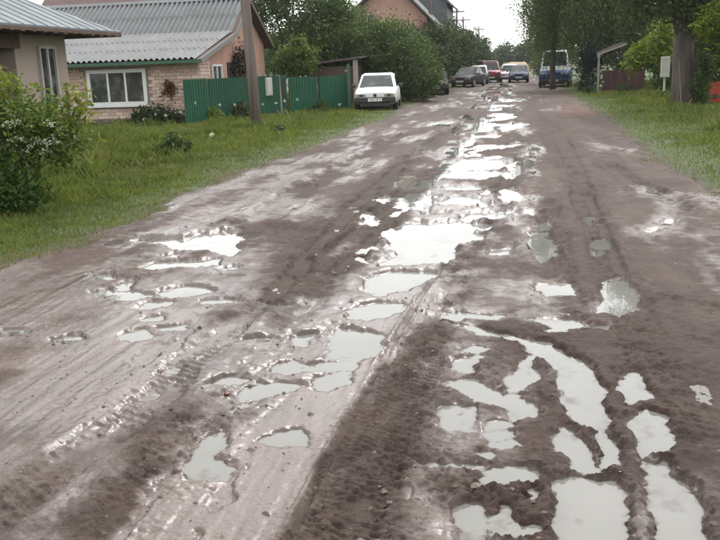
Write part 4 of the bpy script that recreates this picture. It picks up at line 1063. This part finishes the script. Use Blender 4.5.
vegetation('hedge_shrub', 'tall rounded dark shrub between the white car and the black hatchback', 'shrub', -5.0, 46.5, 2.8, .09, [(0,0,1.9,1.5,1.5,1.5),(-.8,.3,2.4,1.4,1.4,1.2),(.3,-.8,1.0,1.0,.9,1.0)], 190, 85, .075, [(0.038,0.060,0.025),(0.064,0.092,0.038)], 15, .55, forks=3)
vegetation('hedge_shrub', 'dark shrub pressing against the pink gable', 'shrub', -7.0, 50.5, 3.4, .1, [(0,0,2.2,2.0,1.4,1.4),(-2.2,0,2.3,1.8,1.5,1.5),(1.2,0,2.0,1.5,1.4,1.6)], 180, 80, .085, DK, 16, .6, forks=3)
vegetation('hedge_tree', 'dense dark tree behind the black hatchback below the slate grey gable', 'tree', -5.3, 55.5, 3.6, .12, [(0,0,2.5,1.6,1.5,1.8),(1.0,0,2.4,1.2,1.3,1.9),(-1.0,.5,2.7,1.3,1.4,1.4)], 180, 80, .085, [(0.040,0.062,0.028),(0.066,0.094,0.042)], 17, .58, forks=2)
vegetation('hedge_tree', 'dark tree with ragged top behind the plum saloon', 'tree', -4.9, 67.5, 3.8, .12, [(0,0,2.6,1.6,1.5,2.0),(-1.4,0,3.0,1.4,1.4,1.8),(1.1,0,2.3,1.3,1.3,1.9)], 170, 75, .095, [(0.040,0.062,0.030),(0.064,0.092,0.044)], 18, .58, forks=2)
vegetation('hedge_tree', 'dark tree with uneven crown behind the red van', 'tree', -4.0, 82, 3.8, .12, [(0,0,2.7,1.7,1.5,2.3),(-1.3,0,3.6,1.3,1.4,2.2),(.9,.3,1.9,1.5,1.4,1.6)], 160, 70, .11, [(0.030,0.048,0.028),(0.048,0.070,0.040)], 19, .6, forks=2)
vegetation('hedge_tree', 'ragged low tree at the far end of the left hedge', 'tree', -3.9, 99, 3.4, .12, [(0,0,2.3,2.0,1.6,2.0),(-1.2,0,3.3,1.4,1.5,1.9),(1.4,.5,1.6,1.5,1.4,1.3)], 150, 65, .13, [(0.034,0.052,0.034),(0.052,0.074,0.046)], 20, .7, forks=2)
vegetation('front_shrub', 'low arching shrub in front of the black hatchback', 'shrub', -5.05, 46.0, .9, .04, [(.25,-.4,.7,.75,.7,.6),(.0,-.3,1.1,.6,.6,.5)], 50, 80, .06, MD, 21, .36, forks=3, limbs=5)
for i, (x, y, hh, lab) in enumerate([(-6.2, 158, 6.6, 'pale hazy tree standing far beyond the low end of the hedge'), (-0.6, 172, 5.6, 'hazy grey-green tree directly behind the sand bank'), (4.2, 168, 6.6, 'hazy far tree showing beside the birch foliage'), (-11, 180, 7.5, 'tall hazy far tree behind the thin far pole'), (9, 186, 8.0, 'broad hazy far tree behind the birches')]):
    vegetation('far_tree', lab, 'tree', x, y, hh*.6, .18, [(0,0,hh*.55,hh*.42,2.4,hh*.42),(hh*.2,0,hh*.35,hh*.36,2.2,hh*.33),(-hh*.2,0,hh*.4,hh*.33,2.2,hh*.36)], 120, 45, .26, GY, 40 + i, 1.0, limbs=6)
for i, x in enumerate((-34, -24, -16, 15, 24, 35)):
    vegetation('background_tree', ['broad tree far left behind the grey and brick houses', 'tall tree behind the barn with the brown roof', 'tree behind the pink gable house', 'tree behind the maroon shed roof', 'tree far right behind the shrubs', 'outermost tree right of the lane behind the shrubs'][i], 'tree', x, (120, 95, 96, 80, 86, 90)[i], 3.5, .25, [(0,0,4.2,4,3,2.6),(2,0,3.2,3,3,2.4),(-2,0,3.2,3,3,2.2)], 110, 50, .20, MD, 50 + i, 1.0, limbs=6)

# right side: birches, conifer, walnut saplings, big trunk
for i, (x, y, hh, lab) in enumerate([(8.5, 62, 10, 'tall dense tree closing the gap behind the maroon shed roof'), (11.5, 54, 9.5, 'tall dense tree behind the fresh sapling and white box'), (12.5, 42, 8.5, 'tall dense tree behind the shrub with the red board'), (6.8, 76, 10, 'tall dark tree behind the weeping birches'), (17, 60, 10, 'tall dense tree outermost on the shed side')]):
    vegetation('backdrop_tree', lab, 'tree', x, y, hh*.6, .2, [(0,0,hh*.6,2.8,2.2,hh*.38),(-.6,0,hh*.3,2.3,2,hh*.26),(.8,0,hh*.35,2.4,2,hh*.3)], 190, 65, .12, DK, 140 + i, .75, limbs=8)
BC = [(0.060, 0.086, 0.030), (0.104, 0.136, 0.046)]
vegetation('birch_tree', 'weeping birch with its trunk standing in front of the blue car', 'tree', 2.55, 53.6, 9.5, .17, [(0.3,0,7.4,2.1,2.2,3.2),(0,0,4.8,2.0,2.0,2.2),(.5,0,9.6,1.6,1.6,2.0)], 260, 75, .075, BC, 61, .58, bark='bark_grey', droop=2.3, flat=1.0)
vegetation('birch_tree', 'white barked weeping birch between the shed and the blue car', 'tree', 4.6, 50.5, 9.5, .15, [(0.4,0,7.0,2.3,2.0,3.6),(0.2,0,4.3,2.0,2.0,1.8)], 260, 75, .075, BC, 62, .58, bark='birch', droop=2.2, flat=1.0)
vegetation('birch_tree', 'far weeping birch drooping over the lane end', 'tree', 3.4, 70, 9.0, .15, [(-.3,0,6.5,2.0,2.0,3.2),(0,0,4.0,1.9,1.8,1.8)], 140, 55, .085, BC, 63, .6, bark='birch', droop=2.2, flat=1.0)
vegetation('spruce_bush', 'dense dark blue-green bush beside the pale shed post', 'shrub', 4.15, 48.2, 2.0, .07, [(0,0,.9,.75,.7,1.0),(0.1,0,1.9,.6,.6,.9)], 90, 80, .05, [(0.010,0.026,0.019),(0.020,0.040,0.026)], 64, .34, limbs=6)
vegetation('garden_tree', 'dark leafy tree behind the maroon shed', 'tree', 7.2, 51.5, 4.5, .16, [(0,0,4.0,2.2,2.0,3.2),(-.8,-.8,2.2,1.6,1.0,1.8),(.8,0,6.5,2.2,2.2,2.4)], 190, 75, .08, DK, 65, .58)
vegetation('walnut_sapling', 'fresh yellow-green sapling growing over the maroon wall', 'tree', 6.55, 42.0, 2.2, .05, [(-.1,0,2.0,1.05,.8,.75),(.25,0,2.9,.55,.5,.55),(-.55,0,1.5,.7,.6,.4),(.6,0,1.5,.6,.6,.6)], 85, 42, .14, LT, 66, .40, aspect=.3, limbs=14)
vegetation('walnut_sapling', 'bright sapling with feathery leaves beside the thick trunk', 'tree', 6.75, 28.6, 2.6, .05, [(-.25,0,2.5,.95,.7,.5),(.1,0,3.0,.9,.7,.5),(.3,0,2.0,.7,.7,.4),(.5,0,1.6,.5,.5,.4)], 110, 42, .14, LT, 67, .36, aspect=.28, limbs=14)
vegetation('verge_shrub', 'green shrub standing behind the red board', 'shrub', 7.5, 34.0, 1.6, .05, [(0,0,1.1,1.1,.8,1.1),(.7,0,1.9,1.1,.8,1.2),(-.4,0,2.0,.8,.8,.8)], 150, 75, .06, MD, 68, .38, forks=3, limbs=8)
vegetation('verge_shrub', 'leafy shrub growing between the white box and the thick trunk', 'shrub', 6.9, 41.2, 1.0, .04, [(0,0,.8,.75,.6,.75),(.6,0,1.0,.7,.6,.8)], 80, 70, .06, [(0.05,0.085,0.02),(0.085,0.125,0.03)], 69, .34, forks=3, limbs=6)
vegetation('lime_tree', 'old tree with a thick dark trunk and high dark crown on the right verge', 'tree', 5.8, 30.6, 6.0, .41, [(-.9,-.4,3.4,1.3,1.0,.7),(1.0,-.6,3.6,1.2,1.0,.7),(.1,-.6,3.1,.9,.7,.5),(0.3,0,6.4,3.0,2.8,2.6),(-1.6,0.5,5.0,1.8,1.8,1.2),(1.9,0,5.2,1.8,1.8,1.6),(0.2,.2,4.0,1.6,1.2,.8)], 420, 75, .085, [(0.034,0.052,0.018),(0.064,0.090,0.030)], 70, .6, bark='bark_grey', lean=(-0.03, 0), limbs=22)
vegetation('trunk_ivy', 'dark leafy suckers growing around the thick trunk', 'plant', 6.25, 30.3, .9, .02, [(0,0,.7,.28,.3,.7),(.1,0,1.4,.25,.3,.5)], 40, 60, .05, DK, 71, .25, forks=3, limbs=4)
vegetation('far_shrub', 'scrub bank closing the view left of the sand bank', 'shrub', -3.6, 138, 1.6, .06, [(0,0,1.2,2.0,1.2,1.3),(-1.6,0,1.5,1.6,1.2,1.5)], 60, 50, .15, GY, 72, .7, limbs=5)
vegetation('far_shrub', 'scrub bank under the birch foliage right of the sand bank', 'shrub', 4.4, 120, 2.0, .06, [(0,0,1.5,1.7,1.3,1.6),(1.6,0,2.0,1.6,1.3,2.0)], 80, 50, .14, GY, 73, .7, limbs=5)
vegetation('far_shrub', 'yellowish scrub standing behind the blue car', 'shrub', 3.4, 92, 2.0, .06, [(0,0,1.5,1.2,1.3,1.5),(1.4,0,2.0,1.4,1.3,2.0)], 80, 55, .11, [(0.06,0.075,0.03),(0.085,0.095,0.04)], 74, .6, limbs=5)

# near flowering bush on the left verge
nb = vegetation('flowering_bush', 'leafy bush with white flower clusters standing before the plastered cottage', 'bush', -6.05, 10.0, 1.3, .028, [(-.45,0,1.30,.55,.45,.36),(.42,-.05,1.12,.42,.38,.36),(0,0,1.05,.5,.4,.32),(-.7,0,.85,.4,.4,.35),(.45,0,.82,.3,.3,.2)], 140, 46, .045, [(0.055,0.092,0.020),(0.110,0.150,0.030)], 80, .25, forks=3, aspect=.42, limbs=18)
rng = np.random.default_rng(81)
tipc = np.array([(-.5 + rng.normal()*.26, rng.normal()*.2, 1.62 + rng.normal()*.08) for _ in range(24)] + [(.68 + rng.normal()*.09, rng.normal()*.15, 1.32 + rng.normal()*.12) for _ in range(12)])
V, F, C = blob_leaves(tipc, .16, 20, .045, [(0.17, 0.18, 0.03), (0.13, 0.165, 0.03)], .36)
link('young_leaves', np_mesh('young_leaves', V, F, False, C), M['leaf'], nb)
for k, p in enumerate([(.18,-.42,1.22),(.05,-.44,1.16),(.10,-.44,1.0),(.22,-.44,.98),(.40,-.40,.93),(.52,-.40,.95),(.62,-.38,.96),(.46,-.42,.86),(.28,-.44,.88),(-.2,-.44,1.2),(.58,-.38,1.15)]):
    cs = np.array(p) + rng.normal(size=(5, 3)) * .03
    V, F, C = blob_leaves(cs, .04, 6, .016, [(0.42, 0.42, 0.38), (0.5, 0.5, 0.47)], .7)
    link('flower_cluster', np_mesh('flower_cluster', V, F, False, C), M['leaf'], nb)['kind'] = 'stuff'
vegetation('low_bush', 'low dark green bush at the foot of the flowering bush', 'bush', -6.35, 9.5, .5, .02, [(0,0,.38,.62,.5,.42),(.3,-.2,.28,.4,.4,.3),(-.2,0,.65,.5,.4,.25)], 110, 45, .042, [(0.030,0.062,0.014),(0.062,0.105,0.022)], 82, .24, forks=3, limbs=10, aspect=.45)
vegetation('low_bush', 'dark rounded bush under the wall beside the brick house window', 'bush', -11.7, 27.3, .4, .02, [(0,0,.32,.75,.4,.38),(.5,0,.25,.6,.4,.3),(-.6,0,.2,.5,.4,.25)], 70, 50, .05, [(0.022,0.040,0.012),(0.042,0.066,0.020)], 83, .25, forks=3, limbs=6)
def weed(x, y, h_, seed, label, n=30, cols=MD, leaf=.07, cat='weed'):
    return vegetation('verge_weed', label, cat, x, y, h_*.7, .012, [(0,0,h_*.45,h_*.55,h_*.5,h_*.4)], n, 14, leaf, cols, seed, .12, forks=3, limbs=6, aspect=.35)
weed(-6.7, 16.5, .6, 90, 'leafy weed clump alone in the middle of the lawn', 34)
weed(-9.2, 29.0, .75, 91, 'dark bushy weed against the green fence left of the leaning pole', 34, [(0.03,0.035,0.015),(0.05,0.05,0.02)])
weed(-9.9, 28.0, .6, 92, 'tall pale weed before the green fence near the brick corner', 26, LT)
weed(-6.0, 21.8, .35, 93, 'low broad-leaved weed in the grass near the leaning pole', 20, DK)
weed(-7.3, 33.2, .5, 94, 'weed growing at the foot of the green gate', 22, MD)
weed(3.9, 44.6, .5, 95, 'weed tuft at the foot of the pale shed post', 22, MD)
weed(5.4, 43.2, .8, 96, 'tall weed stalks before the maroon wall', 24, MD)
# white wildflowers
FL = [(-11.5,26.9,.42),(-11.1,26.8,.40),(-12.4,26.9,.38),(-10.2,27.2,.75),(-9.7,28.1,.62),(-8.9,30.6,.5),(-8.3,30.2,.55),(-8.25,31.2,.6),(-7.9,31.8,.62),(-9.2,28.3,.6),(-6.6,33.4,.3),
      (4.1,44.0,.55),(4.35,43.8,.42),(4.5,44.2,.6),(-6.05,16.9,.45),(-10.5,26.6,.5),(-11.8,26.6,.3)]
for i, (x, y, z) in enumerate(FL):
    left = x < 0
    e = empty('wildflower', (x, y, 0), 0, 'small white wildflower in the tall grass of the house side verge' if left else 'small white wildflower in the grass of the shed side verge', 'flower', 'white wildflowers on the house side' if left else 'white wildflowers on the shed side')
    MB().tube([(0, 0, 0), (.02, 0, z*.6), (0, .01, z)], [.006, .005, .004], 5).build('stem', M['green_trim'], e)
    rng = np.random.default_rng(300 + i)
    V, F, C = blob_leaves(np.array([(0, 0, z)]) + rng.normal(size=(5, 3)) * .018, .035, 5, .02, [(0.55, 0.55, 0.48), (0.6, 0.6, 0.55)], .7)
    link('flower_head', np_mesh('flower_head', V, F, False, C), M['leaf'], e)

# ------------------------------------------------------------------ grass
rng = np.random.default_rng(500)
def grass(name, label, n, xr_, y0, y1, hmul, left):
    # density falls with distance along the road
    u = rng.uniform(0, 1, n)
    y = y0 * (y1 / y0)**(u**0.9)
    x = rng.uniform(xr_[0], xr_[1], n)
    if left:
        xe = np.interp(y, [p[0] for p in LE], [p[1] for p in LE]); x = xe + 0.35 - (rng.uniform(0, 1, n)**1.15) * np.minimum(xe + 0.35 - xr_[0], 1.5 + y * 0.62)
    else:
        xe = np.interp(y, [p[0] for p in RE], [p[1] for p in RE]); x = xe - 0.3 + (rng.uniform(0, 1, n)**1.1) * (xr_[1] - xe)
    d = road_sd(x, y)
    patch = fbm(x * 0.8, y * 0.6, 121, 3); fine = fbm(x * 3, y * 3, 122, 2)
    keep = (d < -0.02 + 0.55 * np.clip(fbm(x * 1.1, y * 1.1, 123, 3), -1, 1)) & (rng.uniform(0, 1, n) < 0.55 + 0.5 * sstep(0.05, -0.8, d) + 0.3 * fine)
    for (xa, xb, ya, yb) in ((-19, -10.2, 28, 36.5), (-18, -10.2, 8, 19)):
        keep &= ~((x > xa) & (x < xb) & (y > ya) & (y < yb))
    x, y, d, patch, fine = x[keep], y[keep], d[keep], patch[keep], fine[keep]; n = len(x)
    z = ground_z(x, y)
    dist = sstep(0.0, -2.5, d)
    hh = (0.03 + 0.062 * dist + 0.06 * np.clip(patch, -.4, 1) * dist) * rng.uniform(0.4, 1.5, n) * hmul
    hh *= 0.65 + 1.7 * np.clip(fbm(x * 1.5, y * 1.3, 127, 3) + 0.05, 0, 1) * dist + 0.5 * np.clip(fbm(x * 4, y * 4, 128, 2), 0, 1)
    tall = rng.uniform(0, 1, n) < 0.03 * dist; hh[tall] *= rng.uniform(1.2, 1.7, tall.sum())
    wdt = (0.0020 + 0.00018 * y) * rng.uniform(0.7, 1.4, n)
    a = rng.uniform(0, 2*math.pi, n); b = a + rng.normal(size=n) * .5 + math.pi / 2; bend = hh * rng.uniform(0.15, 0.8, n)
    wx, wy = np.cos(a) * wdt, np.sin(a) * wdt; bx, by = np.cos(b) * bend, np.sin(b) * bend
    V = np.stack([np.stack([x - wx, y - wy, z - .01], -1), np.stack([x + wx, y + wy, z - .01], -1),
                  np.stack([x + wx*.8 + bx*.35, y + wy*.8 + by*.35, z + hh*.62], -1), np.stack([x + bx, y + by, z + hh], -1)], 1).reshape(-1, 3)
    F = np.arange(n * 4).reshape(-1, 4)
    g0 = np.array([0.074, 0.104, 0.022]); g1 = np.array([0.150, 0.182, 0.042]); dry = np.array([0.200, 0.165, 0.085])
    k = np.clip(0.45 + 0.7 * fine + 0.3 * patch, 0, 1)[:, None]
    c = g0 * (1 - k) + g1 * k
    dk = np.clip((rng.uniform(0, 1, n) < 0.06 + 0.45 * sstep(-0.7, 0.0, d) + 0.22 * np.clip(fbm(x * .5, y * .5, 125, 3), 0, 1)).astype(float), 0, 1)[:, None]
    c = (c * (1 - dk) + dry * dk) * rng.uniform(0.75, 1.25, (n, 1))
    o_ = link(name, np_mesh(name, V, F, True, np.repeat(c, 4, 0)), M['grass'])
    tag(o_, label, 'grass', kind='stuff')
grass('verge_grass', 'uneven green grass of the verge on the houses side', 330000, (-24, -3.5), 4.0, 62, 1.15, True)
grass('verge_grass', 'green grass of the verge below the thick trunk and maroon shed', 180000, (2, 11), 3.0, 64, 1.2, False)

# climbing plant round the gable doorway
vegetation('climbing_vine', 'dark climbing plant covering the doorway in the peach gable', 'plant', -10.15, 32.0, 1.8, .02, [(0.05,-.3,1.6,.15,.45,.9),(0.05,.3,1.3,.15,.4,.8),(0.1,0,2.2,.15,.5,.45)], 60, 45, .05, [(0.022,0.022,0.018),(0.038,0.034,0.026)], 160, .28, forks=2, limbs=6)

# ------------------------------------------------------------------ damp air
hz = NT('damp_air'); hz.n.remove(hz.b)
pv = hz.new('VolumePrincipled'); pv.inputs['Density'].default_value = 0.0003; pv.inputs['Color'].default_value = (0.93, 0.95, 0.97, 1); pv.inputs['Anisotropy'].default_value = 0.2
hz.l.new(pv.outputs[0], hz.out.inputs['Volume'])
o_ = MB().box((-60, -30, -1.4), (60, 200, 16)).build('haze', hz.m); tag(o_, kind='stuff')

# ------------------------------------------------------------------ grit and small stones pressed into the mud
rng = np.random.default_rng(900)
n = 5200
gy_ = 2.6 * (24 / 2.6)**rng.uniform(0, 1, n)
gl = np.interp(gy_, [p[0] for p in LE], [p[1] for p in LE]); gr_ = np.interp(gy_, [p[0] for p in RE], [p[1] for p in RE])
gx_ = gl + (gr_ - gl) * rng.uniform(0, 1, n)
ri = np.clip(np.searchsorted(yr, gy_), 0, len(yr) - 1)
ci = np.array([np.searchsorted(X_ROAD[i_], x_) for i_, x_ in zip(ri, gx_)]).clip(0, X_ROAD.shape[1] - 1)
gz_ = H_ROAD[ri, ci]
ok = (gz_ > 0.004) & (fbm(gx_ * 1.1, gy_ * 0.7, 131, 3) + 0.25 * rng.normal(size=n) > 0.02)
gx_, gy_, gz_ = gx_[ok], gy_[ok], gz_[ok]; n = len(gx_)
size = np.exp(rng.normal(math.log(0.0065), 0.5, n)).clip(0.003, 0.028)
oc = np.array([(1,0,0),(0,1,0),(-1,0,0),(0,-1,0),(0,0,1),(0,0,-1)], float)
of = np.array([(0,1,4),(1,2,4),(2,3,4),(3,0,4),(1,0,5),(2,1,5),(3,2,5),(0,3,5)])
V = oc[None] * rng.uniform(0.6, 1.3, (n, 6, 1)) * size[:, None, None] * np.array((1.2, 1.0, 0.7))
a = rng.uniform(0, 6.28, n); ca, sa = np.cos(a)[:, None], np.sin(a)[:, None]
V = np.stack([V[..., 0] * ca - V[..., 1] * sa, V[..., 0] * sa + V[..., 1] * ca, V[..., 2]], -1) + np.stack([gx_, gy_, gz_], -1)[:, None]
F = (of[None] + (np.arange(n) * 6)[:, None, None]).reshape(-1, 3)
C = np.array((0.085, 0.066, 0.056)) * rng.uniform(0.5, 1.9, (n, 1)) * np.where(rng.uniform(0, 1, (n, 1)) < 0.06, (1.2, 0.8, 0.65), (1, 1, 1))
t = NT('grit'); t.set(color=t.attr().outputs['Color'], rough=0.5)
o_ = link('road_grit', np_mesh('road_grit', V.reshape(-1, 3), F, False, np.repeat(C, 6, 0)), t.m)
tag(o_, 'small stones and grit pressed into the mud road', 'gravel', kind='stuff')
